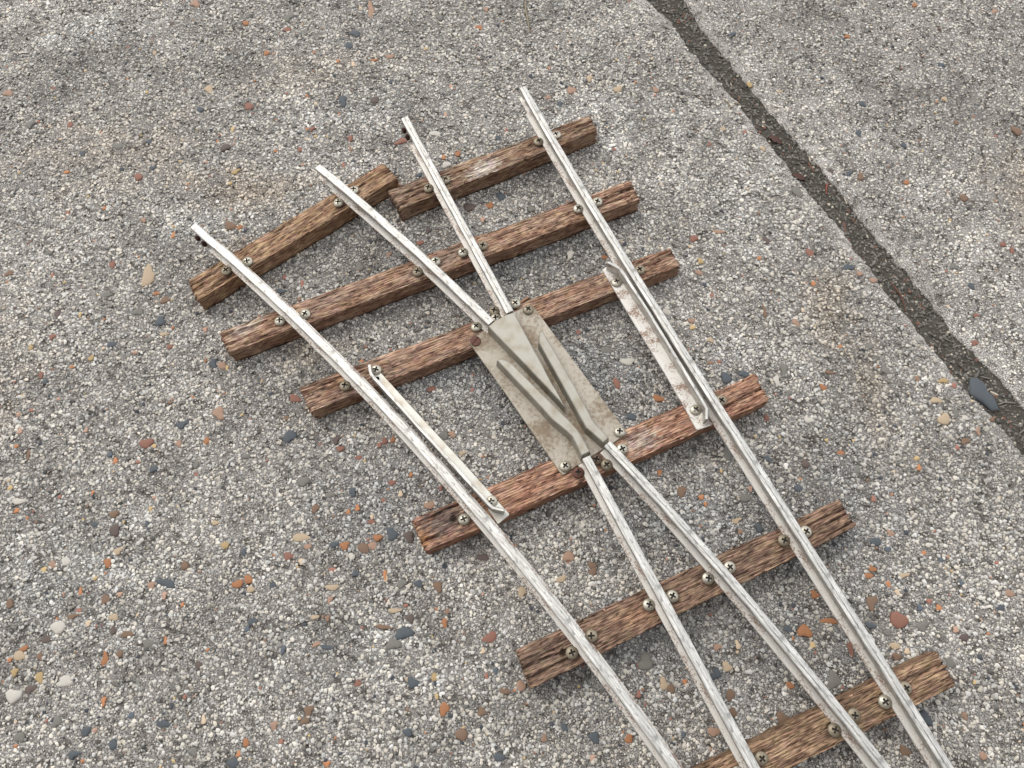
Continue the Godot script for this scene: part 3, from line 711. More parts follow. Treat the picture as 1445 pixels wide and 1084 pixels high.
func slab_sheet(left: bool) -> ArrayMesh:
	var sgn := 1.0 if left else -1.0
	var steps := PackedFloat32Array()
	for d in [-1.0, -0.9, 0.0, 0.5, 1.2, 2.2]:
		steps.append(d)
	var d0 := 4.0
	while d0 < 420.0:
		steps.append(d0)
		d0 += 1.4 if d0 < 330.0 else 6.0
	for d in [470.0, 560.0, 700.0, 900.0, 1300.0]:
		steps.append(d)
	var along_steps := PackedFloat32Array()
	for s in [-1200.0, -700.0, -420.0]:
		along_steps.append(s)
	var s0 := -280.0
	while s0 < 380.0:
		along_steps.append(s0)
		s0 += 1.4
	for s in [480.0, 800.0, 1300.0]:
		along_steps.append(s)
	var pos := PackedVector3Array()
	var uv := PackedVector2Array()
	var colour := PackedColorArray()
	for s in along_steps:
		var e := edge_offset(s, left)
		for k in steps.size():
			var d := steps[k]
			var p := JOINT + JOINT_ALONG * s + JOINT_LEFT * (e + sgn * maxf(0.0, d))
			var h := ground_height(p) * clampf(d / 3.0, 0.0, 1.0)
			if k == 0:
				h = -9.0
			elif k == 1:
				h = -1.0
			elif d < 1.5:
				h -= (1.5 - d) * 0.35
			pos.append(v3(p, h))
			uv.append(p / 70.0)
			var t := concrete_tint(p, sgn)
			var k0 := 0.42
			var near := clampf(1.3 - maxf(d, 0.0) / 5.0 + edge_noise.get_noise_2d(p.x * 2.0, p.y * 2.0) * 1.4, 0.0, 1.0)   # smear of pale mortar left along the joint
			k0 = lerpf(k0, 0.60, near)
			var dirt := crevice(p) * 0.85   # dirt has settled in the worn lines
			colour.append(Color(t.r * k0, t.g * k0, t.b * k0).lerp(Color(0.11, 0.09, 0.072), dirt))
	var rows := along_steps.size()
	var cols := steps.size()
	var idx := PackedInt32Array()
	for r in rows - 1:
		for c in cols - 1:
			var a := r * cols + c
			var d := a + cols
			if left:
				idx.append_array([a, a + 1, d, a + 1, d + 1, d])
			else:
				idx.append_array([a, d, a + 1, a + 1, d, d + 1])
	return indexed_mesh(pos, uv, colour, idx)


func soil_height(p: Vector2) -> float:
	return -1.1 + bump_noise.get_noise_2d(p.x * 3.0, p.y * 3.0) * 0.6 + edge_noise.get_noise_2d(p.x * 4.0, p.y * 4.0) * 0.35


func soil_sheet() -> ArrayMesh:
	var pos := PackedVector3Array()
	var uv := PackedVector2Array()
	var colour := PackedColorArray()
	var rows := 0
	var s := -600.0
	while s < 700.0:
		for c in 19:
			var p := JOINT + JOINT_ALONG * s + JOINT_LEFT * (11.0 - c * 22.0 / 18.0)
			pos.append(v3(p, soil_height(p)))
			uv.append(p / 40.0)
			var v := 0.125 + tone_noise.get_noise_2d(p.x * 3.0, p.y * 3.0) * 0.04
			colour.append(Color(v, v * 0.93, v * 0.80))
		rows += 1
		s += 1.3
	return flipped_grid(rows, 19, pos, uv, colour)


func flipped_grid(rows: int, cols: int, pos: PackedVector3Array, uv: PackedVector2Array, colour: PackedColorArray) -> ArrayMesh:
	var idx := PackedInt32Array()
	for r in rows - 1:
		for c in cols - 1:
			var a := r * cols + c
			var d := a + cols
			idx.append_array([a, d, a + 1, a + 1, d, d + 1])
	return indexed_mesh(pos, uv, colour, idx)


func build_stone_meshes() -> void:   # rounded, uneven pebbles of radius 1, a dome above the concrete
	for variant in 10:
		var pos := PackedVector3Array()
		var idx := PackedInt32Array()
		var n := 11
		var rim := PackedFloat32Array()
		var corner := rng.randf_range(0.10, 0.26)
		var a1 := rng.randf() * TAU
		var a2 := rng.randf() * TAU
		for k in n:
			var a := TAU * k / n
			rim.append(1.0 + corner * sin(2.0 * a + a1) + corner * 0.9 * sin(3.0 * a + a2) + rng.randf_range(-0.10, 0.10))
		var lean := Vector2(rng.randf_range(-0.15, 0.15), rng.randf_range(-0.15, 0.15))
		for ring_row in [[1.0, -0.5], [1.0, 0.2], [0.88, 0.68], [0.55, 0.92]]:
			for k in n:
				var a := TAU * k / n
				var r: float = ring_row[0] * rim[k]
				var x := cos(a) * r
				var z := sin(a) * r
				pos.append(Vector3(x, ring_row[1] * (1.0 + (lean.x * x + lean.y * z)) + rng.randf_range(-0.03, 0.03), z))
		pos.append(Vector3(lean.x * 0.3, 1.0, lean.y * 0.3))
		for r in 3:
			for k in n:
				var a := r * n + k
				var b := r * n + (k + 1) % n
				idx.append_array([a, a + n, b, b, a + n, b + n])
		for k in n:
			idx.append_array([3 * n + k, 4 * n, 3 * n + (k + 1) % n])
		var colour := PackedColorArray()
		colour.resize(pos.size())
		colour.fill(Color.WHITE)
		stone_meshes.append(indexed_mesh(pos, PackedVector2Array(), colour, idx))


func place_pebbles(list: Array, slab: Node3D, taken: Dictionary) -> void:
	var order := list.duplicate()
	order.sort_custom(func(a, b): return a[3] * a[4] > b[3] * b[4])
	var small := []
	for k in order.size():
		var row: Array = order[k]
		var p := Vector2(row[1], row[2])
		var rise := clampf(0.34 * minf(row[3], row[4]), 0.3, 0.75) * rng.randf_range(0.8, 1.1)
		var turn := rng.randf_range(-0.25, 0.25)
		if rng.randf() < 0.5:
			turn += PI
		var basis := Basis(Vector3.UP, turn) * Basis.from_scale(Vector3(row[3], rise, row[4]) * MM)
		var at := Transform3D(basis, v3(p, maxf(ground_height(p), -0.2) + 0.1))
		var cell := Vector2i((p / 6.0).floor())
		for dx in range(-1, 2):
			for dy in range(-1, 2):
				var c := cell + Vector2i(dx, dy)
				if not taken.has(c):
					taken[c] = []
				taken[c].append([p, row[3] * 0.93, row[4] * 0.93])
		if k < 298:
			var o := put("pebble", stone_meshes[k % stone_meshes.size()], stone_mats[row[0]], slab)
			o.transform = at
		else:
			small.append([at, row[0]])
	if small.is_empty():
		return
	var mm := MultiMesh.new()
	mm.transform_format = MultiMesh.TRANSFORM_3D
	mm.use_colors = true
	mm.mesh = stone_meshes[3]
	mm.instance_count = small.size()
	for k in small.size():
		mm.set_instance_transform(k, small[k][0])
		mm.set_instance_color(k, (STONES[small[k][1]] as Color).srgb_to_linear() * 0.9)
	var rest := MultiMeshInstance3D.new()
	rest.name = "small_pebbles"
	rest.multimesh = mm
	rest.material_override = mat.sand
	tag(rest, "", "", "", "stuff")
	slab.add_child(rest, true)


func grain_mesh(id: int) -> ArrayMesh:   # an uneven crumb of radius 1: twelve corners, twenty faces
	var box := RandomNumberGenerator.new()
	box.seed = id
	var pos := PackedVector3Array()
	pos.append(Vector3(0, 1, 0))
	for row in [[0.45, 0.0], [-0.45, 0.5]]:
		for k in 5:
			var a: float = TAU * (k + row[1]) / 5.0
			pos.append(Vector3(cos(a) * 0.9, row[0], sin(a) * 0.9))
	pos.append(Vector3(0, -1, 0))
	for k in pos.size():
		pos[k] *= box.randf_range(0.72, 1.15)
	var idx := PackedInt32Array()
	for k in 5:
		var a := 1 + k
		var b := 1 + (k + 1) % 5
		var c := 6 + k
		var d := 6 + (k + 1) % 5
		idx.append_array([0, b, a, a, b, c, b, d, c, c, d, 11])
	var flip := PackedInt32Array()
	for k in range(0, idx.size(), 3):
		flip.append_array([idx[k], idx[k + 1], idx[k + 2]])
	var corners := PackedVector3Array()
	var flat := PackedInt32Array()
	for k in flip.size():
		corners.append(pos[flip[k]])
		flat.append(k)
	var colour := PackedColorArray()
	colour.resize(corners.size())
	colour.fill(Color.WHITE)
	return indexed_mesh(corners, PackedVector2Array(), colour, flat)


func scatter_sand(left_slab: Node3D, right_slab: Node3D, taken: Dictionary) -> void:
	var buffers := [PackedFloat32Array(), PackedFloat32Array(), PackedFloat32Array()]
	var counts := [0, 0, 0]
	var half := Vector2(340.0, 260.0)
	var centre := Vector2(0.0, -135.0)
	var step := 0.86
	var nx := int(half.x * 2.0 / step)
	var ny := int(half.y * 2.0 / step)
	for b in 3:
		buffers[b].resize((nx * ny + 10) * 16 / (1 if b == 0 else 2))
	for iy in ny:
		for ix in nx:
			var p := centre + Vector2(ix * step - half.x + rng.randf_range(-0.6, 0.6), iy * step - half.y + rng.randf_range(-0.6, 0.6))
			# the view narrows towards the viewer: keep a margin round it, no more
			var reach := 215.0 - (p.y - 20.0) * 0.32
			if absf(p.x - 0.0) > reach:
				continue
			var f := joint_frame(p)
			var left := f.y > 0.0
			var e := edge_offset(f.x, left)
			var inset := f.y - e if left else e - f.y
			if inset < 0.5:
				continue
			if inset < 5.0 and edge_noise.get_noise_2d(p.x * 2.0, p.y * 2.0) * 1.4 + 1.3 - inset / 5.0 > 0.75 and rng.randf() < 0.75:
				continue
			var r := 0.27 + 0.50 * pow(rng.randf(), 2.4)
			if not left:
				r *= 0.86
			var cell := Vector2i((p / 6.0).floor())
			if taken.has(cell):
				var inside := false
				for t in taken[cell]:
					var q: Vector2 = (p - t[0]) / Vector2(t[1] * 0.97, t[2] * 0.97)
					if q.length_squared() < 1.0:
						inside = true
						break
				if inside:
					continue
			var tint := concrete_tint(p, 1.0 if left else -1.0)
			var v := 0.0
			var pick := rng.randf()
			if rng.randf() < crevice(p) * 1.6:
				v = rng.randf_range(0.05, 0.17)
				r *= 0.8
			elif pick < 0.66:
				v = rng.randf_range(0.39, 0.57)
			elif pick < 0.9:
				v = rng.randf_range(0.26, 0.42)
			else:
				v = rng.randf_range(0.07, 0.20)
			var warm := rng.randf_range(-0.03, 0.07)
			var c := Color(v * (1.0 + warm), v * (1.0 + warm * 0.2), v * (0.96 - warm)) * tint
			var odd := rng.randf()
			if odd < 0.010:
				c = (STONES[["orange", "terracotta", "pink", "brown", "ochre", "cream"][rng.randi() % 6]] as Color).srgb_to_linear() * 0.9
				r *= 1.15
			elif odd < 0.016:
				c = Color(0.06, 0.065, 0.075)
				r *= 1.25
			elif odd < 0.022:
				c = Color(0.64, 0.61, 0.57)
			var b := 2 if not left else (0 if ix % 4 < 3 else 1)
			var buf: PackedFloat32Array = buffers[b]
			var at: int = counts[b] * 16
			var a := rng.randf() * TAU
			var ca := cos(a)
			var sa := sin(a)
			var rx := r * rng.randf_range(0.65, 1.6) * MM
			var rz := r * rng.randf_range(0.75, 1.3) * MM
			var ry := r * rng.randf_range(0.55, 0.9) * MM
			var tilt := rng.randf_range(-0.25, 0.25)
			buf[at] = ca * rx
			buf[at + 1] = 0.0
			buf[at + 2] = sa * rz
			buf[at + 3] = p.x * MM
			buf[at + 4] = tilt * rx
			buf[at + 5] = ry
			buf[at + 6] = 0.0
			buf[at + 7] = (ground_height(p) + rng.randf_range(-0.14, 0.14)) * MM
			buf[at + 8] = -sa * rx
			buf[at + 9] = 0.0
			buf[at + 10] = ca * rz
			buf[at + 11] = p.y * MM
			buf[at + 12] = minf(c.r, 0.85)
			buf[at + 13] = minf(c.g, 0.85)
			buf[at + 14] = minf(c.b, 0.85)
			buf[at + 15] = 1.0
			buffers[b] = buf
			counts[b] += 1
	for b in 3:
		var buf: PackedFloat32Array = buffers[b]
		buf.resize(counts[b] * 16)
		var mm := MultiMesh.new()
		mm.transform_format = MultiMesh.TRANSFORM_3D
		mm.use_colors = true
		mm.mesh = grain_mesh(91 + b)
		mm.instance_count = counts[b]
		mm.buffer = buf
		var o := MultiMeshInstance3D.new()
		o.name = "sand_grains"
		o.multimesh = mm
		o.material_override = mat.sand
		tag(o, "", "", "", "stuff")
		(right_slab if b == 2 else left_slab).add_child(o, true)
	print("sand grains ", counts)


func scatter_crumbs(soil: Node3D) -> void:   # crumbs of soil, grit and dead plant bits in the joint
	var spots := []
	for k in 9000:
		var s := rng.randf_range(-230.0, 300.0)
		var p := JOINT + JOINT_ALONG * s + JOINT_LEFT * rng.randf_range(-8.5, 7.5)
		var f := joint_frame(p)
		if f.y > edge_offset(s, true) - 0.2 or f.y < edge_offset(s, false) + 0.2:
			continue
		spots.append(p)
	var mm := MultiMesh.new()
	mm.transform_format = MultiMesh.TRANSFORM_3D
	mm.use_colors = true
	mm.mesh = grain_mesh(7)
	mm.instance_count = spots.size()
	for k in spots.size():
		var p: Vector2 = spots[k]
		var r := 0.25 + 0.5 * pow(rng.randf(), 2.0)
		var stretch := 1.0 if rng.randf() < 0.8 else rng.randf_range(2.0, 4.0)
		var basis := Basis(Vector3.UP, rng.randf() * TAU) * Basis.from_scale(Vector3(r * stretch, r * 0.7, r / sqrt(stretch)) * MM)
		mm.set_instance_transform(k, Transform3D(basis, v3(p, soil_height(p) + 0.1)))
		var v := rng.randf_range(0.06, 0.19)
		var c := Color(v, v * 0.92, v * 0.8)
		if rng.randf() < 0.05:
			c = Color(0.42, 0.37, 0.29)
		elif rng.randf() < 0.05:
			c = Color(0.17, 0.085, 0.06)
		mm.set_instance_color(k, c)
	var o := MultiMeshInstance3D.new()
	o.name = "soil_crumbs"
	o.multimesh = mm
	o.material_override = mat.sand
	tag(o, "", "", "", "stuff")
	soil.add_child(o, true)


# ---------------------------------------------------------------- the turnout

const SLEEPER_TONES := {   # linear wood colours: main, second, share of grey weathering
	"1a": [Color(0.30, 0.195, 0.125), Color(0.36, 0.255, 0.175)], "1b": [Color(0.24, 0.155, 0.105), Color(0.33, 0.25, 0.19)], "2": [Color(0.285, 0.180, 0.126), Color(0.37, 0.265, 0.20)],
	"3": [Color(0.285, 0.178, 0.126), Color(0.37, 0.268, 0.205)], "4": [Color(0.315, 0.178, 0.122), Color(0.385, 0.25, 0.185)], "5": [Color(0.19, 0.132, 0.098), Color(0.27, 0.185, 0.135)], "6": [Color(0.23, 0.155, 0.105), Color(0.30, 0.21, 0.145)]}

const WOOD_MARKS := [   # smears and worn patches on the sleepers: colour, x, z, reach along, reach across, strength
	["1b", Color(0.62, 0.59, 0.55), -5.5, -187.8, 7.0, 3.2, 0.75], ["1b", Color(0.20, 0.15, 0.125), -30.0, -183.0, 9.0, 4.0, 0.5], ["2", Color(0.50, 0.45, 0.40), -95.9, -124.5, 6.0, 2.6, 0.7], ["2", Color(0.24, 0.20, 0.175), -26.0, -146.0, 12.0, 3.0, 0.6],
	["2", Color(0.26, 0.20, 0.17), -66.0, -133.0, 16.0, 2.5, 0.5], ["4", Color(0.46, 0.42, 0.38), 42.4, -71.9, 7.0, 3.6, 0.65], ["4", Color(0.155, 0.125, 0.112), -25.0, -49.0, 9.0, 5.0, 0.9], ["4", Color(0.42, 0.23, 0.11), -34.5, -42.5, 4.0, 4.0, 0.8],
	["5", Color(0.16, 0.115, 0.09), 62.0, -28.0, 12.0, 5.0, 0.5], ["5", Color(0.17, 0.13, 0.105), 8.0, -6.0, 12.0, 5.0, 0.5], ["5", Color(0.36, 0.21, 0.14), 35.0, -16.0, 8.0, 3.0, 0.5], ["6", Color(0.17, 0.13, 0.09), 92.0, 18.0, 9.0, 5.0, 0.5],
	["3", Color(0.24, 0.19, 0.165), -52.0, -99.0, 14.0, 3.0, 0.5]]

const WOOD_HOLES := [["4", -21.9, -49.7], ["5", 10.1, -6.4]]


func build_turnout() -> void:
	var t := Node3D.new()
	t.name = "track_turnout"
	add_child(t)
	tag(t, "model railway turnout of silvery rails screwed to weathered wooden sleepers, lying on concrete", "railway track")
	sleeper("1a", sleeper_1a, t, "short golden brown sleeper under the curved track's end")
	sleeper("1b", sleeper_1b, t, "short sleeper with a pale chalky smear under the straight track's end")
	sleeper("2", sleeper_2, t, "")
	sleeper("3", sleeper_3, t, "")
	sleeper("4", sleeper_4, t, "reddish sleeper with a grey worn, split left end")
	sleeper("5", sleeper_5, t, "")
	sleeper("6", sleeper_6, t, "olive brown sleeper cut off by the picture's lower edge")
	rail(left_stock_path, t, "studs", false, 3.0)
	rail(curved_short_path, t, "holes", false, 11.0)
	rail(straight_short_path, t, "studs", true, 19.0)
	rail(right_stock_path, t, "holes", true, 27.0)
	rail(straight_closure_path, t, "", false, 35.0)
	rail(curved_closure_path, t, "", true, 43.0)
	frog(t)
	guard_rail(left_guard_line, -1.0, t)
	guard_rail(right_guard_line, 1.0, t)
	var head := screw_mesh(false, false)
	var slot := screw_mesh(true, false)
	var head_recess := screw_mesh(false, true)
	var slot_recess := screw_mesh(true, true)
	var recess_shade := plain("painted_recess_shade", Color(0.30, 0.28, 0.26), 0.95)  # shade inside the driver cross, put into a dark colour of its own
	for row in screw_spots:
		var kind: String = row[0]
		var o := put("screw", slot if kind == "slotted" else head, (mat.dull if rng.randf() < 0.4 else mat.zinc) if kind == "zinc" else (mat.brown if kind == "brown" else mat.rust), t)
		put("driver_recess", slot_recess if kind == "slotted" else head_recess, mat.rust if kind == "slotted" else recess_shade, o)
		var p := Vector2(row[1], row[2])
		var on_plate := kind == "slotted" or Geometry2D.is_point_in_polygon(p, PackedVector2Array(plate_outline))
		o.transform = Transform3D(Basis.from_euler(Vector3(rng.randf_range(-0.11, 0.11), rng.randf() * TAU, rng.randf_range(-0.11, 0.11))), v3(p, SLEEPER_TOP + (0.68 if on_plate else 0.62)))
		if kind == "rust":
			tag(o, "rusty red brown screw beside the pressed frog plate")
		elif kind == "slotted":
			tag(o, "flat rusty screw head at the frog plate's left corner")
		elif kind == "brown":
			tag(o, "dull brown screw between the two rails below the frog plate")


func sleeper(key: String, corner: Array, parent: Node3D, label: String) -> void:
	var fl: Vector2 = corner[0]
	var fr: Vector2 = corner[1]
	var nr: Vector2 = corner[2]
	var nl: Vector2 = corner[3]
	var long := fl.distance_to(fr)
	var wide := fl.distance_to(nl)
	var rows := int(long / 0.6)
	# once round the section: up the far side, across the top, down the near side
	var section := PackedVector2Array()   # x: 0 far .. 1 near, y: height
	var heights := [0.0, 1.0, 2.0, 3.0, 4.0, 5.0, 6.0, 7.0, 7.7, 8.15]
	for h in heights:
		section.append(Vector2(0.0, h))
	section.append(Vector2(0.0, SLEEPER_TOP))
	section.append(Vector2(0.016, SLEEPER_TOP))
	for k in range(1, 38):
		section.append(Vector2(k / 38.0, SLEEPER_TOP))
	section.append(Vector2(0.984, SLEEPER_TOP))
	section.append(Vector2(1.0, SLEEPER_TOP))
	heights.reverse()
	for h in heights:
		section.append(Vector2(1.0, h))
	section.append(Vector2(0.66, 0.0))
	section.append(Vector2(0.33, 0.0))
	var n := section.size()
	var seed_x := float(key.hash() % 1000) * 7.3
	var tone: Array = SLEEPER_TONES[key]
	var pos := PackedVector3Array()
	var uv := PackedVector2Array()
	var colour := PackedColorArray()
	var splits := []   # open splits that run in from the ends: where across, how long, from which end
	var luck := RandomNumberGenerator.new()
	luck.seed = key.hash()
	for k in 7:
		splits.append([luck.randf_range(0.12, 0.88) * wide, luck.randf_range(7.0, 34.0), k % 2, luck.randf_range(0.6, 1.7), luck.randf() * 9.0])
	var u_dir := (fr - fl).normalized()
	var across := (nl - fl).normalized()
	for r in range(-3, rows + 4):
		# the three outermost rings at either end draw together and shut it
		var closing := maxi(maxi(-r, r - rows), 0)
		var u := clampf(float(r) / rows, 0.0, 1.0)
		var shrink: float = [1.0, 0.9, 0.45, 0.02][closing]
		var s_mm := u * long
		for c in n:
			var q := section[c]
			var x := 0.5 + (q.x - 0.5) * shrink
			var y := SLEEPER_TOP * 0.5 + (q.y - SLEEPER_TOP * 0.5) * shrink
			var p := fl.lerp(fr, u).lerp(nl.lerp(nr, u), x)
			var w_mm := q.x * wide
			# the end grain is ragged: fibres stop short of one another
			var end_pull := 0.0
			var from_end := minf(s_mm, long - s_mm)
			var fibre := grain_noise.get_noise_2d(seed_x + x * wide * 1.1 + (0.0 if u < 0.5 else 50.0), y * 0.9)
			if from_end < 4.0:
				end_pull = (fibre * 1.1 + 0.15) * (1.0 - from_end / 4.0)
			var d := Vector2.ZERO
			var lift := 0.0
			if closing == 0:
				var groove := grain_noise.get_noise_2d(seed_x + s_mm * 0.035, w_mm * 0.9 + q.y * 0.9)
				var fine := grain_noise.get_noise_2d(seed_x + s_mm * 0.06 + 300.0, w_mm * 1.9 + q.y * 1.9)
				var crack := absf(crack_noise.get_noise_2d(seed_x + s_mm * 0.03, w_mm * 0.55 + q.y * 0.5))
				var deep := 0.22 * groove + 0.26 * fine - 1.0 * clampf(1.0 - crack / 0.03, 0.0, 1.0)
				var chip := crack_noise.get_noise_2d(seed_x + s_mm * 0.14 + 90.0, 4.0 if q.x < 0.5 else 14.0)
				if q.y >= SLEEPER_TOP - 0.01 and q.x > 0.0 and q.x < 1.0:
					lift = deep
					for cut in splits:
						var reach: float = s_mm if cut[2] == 0 else long - s_mm
						if reach < cut[1]:
							var wander := crack_noise.get_noise_2d(seed_x + s_mm * 0.05, cut[4]) * 1.2
							var gap: float = 0.36 * (1.0 - reach / cut[1] * 0.6)
							lift -= cut[3] * clampf(1.3 - absf(w_mm - cut[0] - wander) / gap, 0.0, 1.0) * minf(1.0, (cut[1] - reach) / 3.0)
					var to_edge := minf(w_mm, wide - w_mm)
					lift -= clampf(1.0 - to_edge / 0.6, 0.0, 1.0) * (0.06 + 0.7 * maxf(0.0, chip - 0.1))
					for hole in WOOD_HOLES:
						if hole[0] == key and p.distance_to(Vector2(hole[1], hole[2])) < 0.95:
							lift -= 2.2
				else:
					var out_by := deep * 0.8 + chip * 0.25
					if q.y > SLEEPER_TOP - 1.0:
						out_by -= 0.08 + 0.6 * maxf(0.0, chip - 0.1)
						lift -= 0.05
					d = across * ((out_by + 0.2) * (1.0 if q.x > 0.5 else -1.0))
			var sag := crack_noise.get_noise_2d(seed_x + s_mm * 0.02, 70.0) * 0.35
			var round_off := clampf(1.0 - from_end / 1.2, 0.0, 1.0)
			lift -= round_off * round_off * (0.35 + 1.6 * maxf(0.0, crack_noise.get_noise_2d(seed_x + (0.0 if u < 0.5 else 40.0), w_mm * 0.3))) * (1.0 if q.y > SLEEPER_TOP * 0.5 else 0.0)
			p += d + u_dir * (end_pull * (1.0 if u < 0.5 else -1.0)) + across * sag
			pos.append(v3(p, maxf(0.35, y + lift + 0.3 * (1.0 - q.y / SLEEPER_TOP))))
			uv.append(Vector2(s_mm / 52.0 + seed_x, (w_mm + (q.y if q.x < 0.5 else 2.0 * SLEEPER_TOP - q.y)) / 30.0 + closing * 0.06))
			var mix := clampf(0.5 + tone_noise.get_noise_2d(s_mm * 1.3 + seed_x, w_mm * 5.0 + q.y * 5.0) * 1.5, 0.0, 1.0)
			var col: Color = (tone[0] as Color).lerp(tone[1], mix)
			for mark in WOOD_MARKS:
				if mark[0] == key and q.y > SLEEPER_TOP - 0.5:
					var off := p - Vector2(mark[2], mark[3])
					var far := Vector2(off.dot(u_dir) / mark[4], off.dot(across) / mark[5]).length()
					var k := clampf((1.15 - far + grain_noise.get_noise_2d(seed_x + s_mm * 0.25, w_mm * 1.3) * 1.1) * 2.0, 0.0, 1.0)
					col = col.lerp(mark[1], k * mark[6])
			col = Color(col.r * 1.72, col.g * 1.66, col.b * 1.58)
			colour.append(Color(minf(col.r, 1.0), minf(col.g, 1.0), minf(col.b, 1.0)))
	var o := put("sleeper", grid_mesh(rows + 7, n, pos, uv, colour, true), mat.wood, parent)
	if label != "":
		tag(o, label)
	if key == "3":
		var st := begin()
		sweep(st, PackedVector2Array([Vector2(4.4, -126.9), Vector2(6.0, -127.9), Vector2(8.1, -129.2)]), PackedVector2Array([Vector2(-0.35, -3.0), Vector2(-0.4, 0.15), Vector2(0.35, 0.3), Vector2(0.45, -3.0)]), SLEEPER_TOP + 0.3)
		var chip_mesh := finish(st)
		put("splinter", chip_mesh, plain("splinter_wood", Color(0.52, 0.40, 0.32), 0.9), o)


func rail(points: Array, parent: Node3D, far_end: String, worn_line: bool, uv_shift: float) -> void:
	var path := smooth_path(points, 3.0)
	var total := length_of(path)
	var head_shape := PackedVector2Array([Vector2(-0.5, 3.9), Vector2(-1.44, 4.5), Vector2(-1.48, 5.95), Vector2(-1.36, 6.2), Vector2(-1.08, 6.33), Vector2(0, 6.38), Vector2(1.08, 6.33), Vector2(1.36, 6.2), Vector2(1.48, 5.95), Vector2(1.44, 4.5), Vector2(0.5, 3.9)])
	if worn_line:   # a fine groove along the running surface
		head_shape = PackedVector2Array([Vector2(-0.5, 3.9), Vector2(-1.44, 4.5), Vector2(-1.48, 5.95), Vector2(-1.36, 6.2), Vector2(-1.08, 6.33), Vector2(0.1, 6.38), Vector2(0.24, 6.2), Vector2(0.36, 6.2), Vector2(0.5, 6.38), Vector2(1.08, 6.33), Vector2(1.36, 6.2), Vector2(1.48, 5.95), Vector2(1.44, 4.5), Vector2(0.5, 3.9)])
	var web := PackedVector2Array([Vector2(-0.5, 0.8), Vector2(-0.5, 3.91), Vector2(0.5, 3.91), Vector2(0.5, 0.8)])
	var foot := PackedVector2Array([Vector2(-2.52, 0.0), Vector2(-2.56, 0.62), Vector2(-2.42, 0.76), Vector2(-0.6, 0.9), Vector2(0.6, 0.9), Vector2(2.42, 0.76), Vector2(2.56, 0.62), Vector2(2.52, 0.0)])
	var narrow := PackedVector2Array([Vector2(-0.5, 0.0), Vector2(-0.5, 0.85), Vector2(0.6, 0.85), Vector2(1.7, 0.72), Vector2(1.7, 0.0)])
	var base := SLEEPER_TOP + 0.03
	var st := begin()
	sweep(st, path, head_shape, base, 0.025, uv_shift)
	var cut := 0.0
	if far_end == "holes":
		cut = 8.5
		for piece in [[0.0, 0.9], [3.5, 5.0], [7.6, 9.0]]:
			sweep(st, along(path, piece[0], piece[1]), web, base)
		sweep(st, along(path, 9.0, total), web, base)
	elif far_end == "studs":
		cut = 7.2
		sweep(st, path, web, base)
	else:
		sweep(st, path, web, base)
	var o := put("rail", finish(st), mat.head, parent)
	st = begin()
	if far_end == "holes":
		sweep(st, along(path, 0.0, cut), narrow, base, 0.025, uv_shift)
	sweep(st, along(path, cut, total), foot, base, 0.025, uv_shift + cut)
	put("rail_foot", finish(st), mat.foot, o)
	if far_end == "studs":   # two rusted joiner screws stand out of the web
		for s in [2.6, 6.4]:
			var p := along(path, s, s + 0.5)
			var right := side_of(p, 0)
			var dir := (p[1] - p[0]).normalized()
			st = begin()
			var rings := [[0.0, 0.55], [-0.9, 0.6], [-1.0, 1.15], [-1.9, 1.2], [-2.3, 0.85], [-2.5, 0.1]]
			for k in rings.size() - 1:
				for j in 9:
					var q := []
					for e in [[k, j], [k, j + 1], [k + 1, j], [k + 1, j + 1]]:
						var a: float = TAU * e[1] / 9.0
						var row: Array = rings[e[0]]
						var wob := 1.0 + 0.16 * sin(3.0 * a + s + k)
						var centre: Vector2 = p[0] - right * (row[0] - 0.4) + dir * (cos(a) * row[1] * wob)
						q.append(v3(centre, base + 2.4 + sin(a) * row[1] * wob))
					tri(st, q[0], q[1], q[2], Vector2.ZERO, Vector2(1, 0), Vector2(0, 1))
					tri(st, q[1], q[3], q[2], Vector2(1, 0), Vector2(1, 1), Vector2(0, 1))
			tag(put("joiner_screw", finish(st), mat.stud, o), "dark rusty screw through the rail's side")


func frog(parent: Node3D) -> void:
	var st := begin()
	slab_shape(st, plate_outline, SLEEPER_TOP + 0.06, SLEEPER_TOP + 0.72, 0.16)
	var o := put("frog_plate", finish(st), mat.plate, parent)
	st = begin()
	slab_shape(st, nose_outline, SLEEPER_TOP + 0.6, RAIL_TOP - 0.02, 0.3, 0.25)
	put("frog_nose", finish(st), mat.nose, o)
	for outline in [left_wing_outline, right_wing_outline]:
		st = begin()
		slab_shape(st, outline, SLEEPER_TOP + 0.6, RAIL_TOP - 0.3, 0.3, 0.3)
		put("wing_rail", finish(st), mat.nose, o)


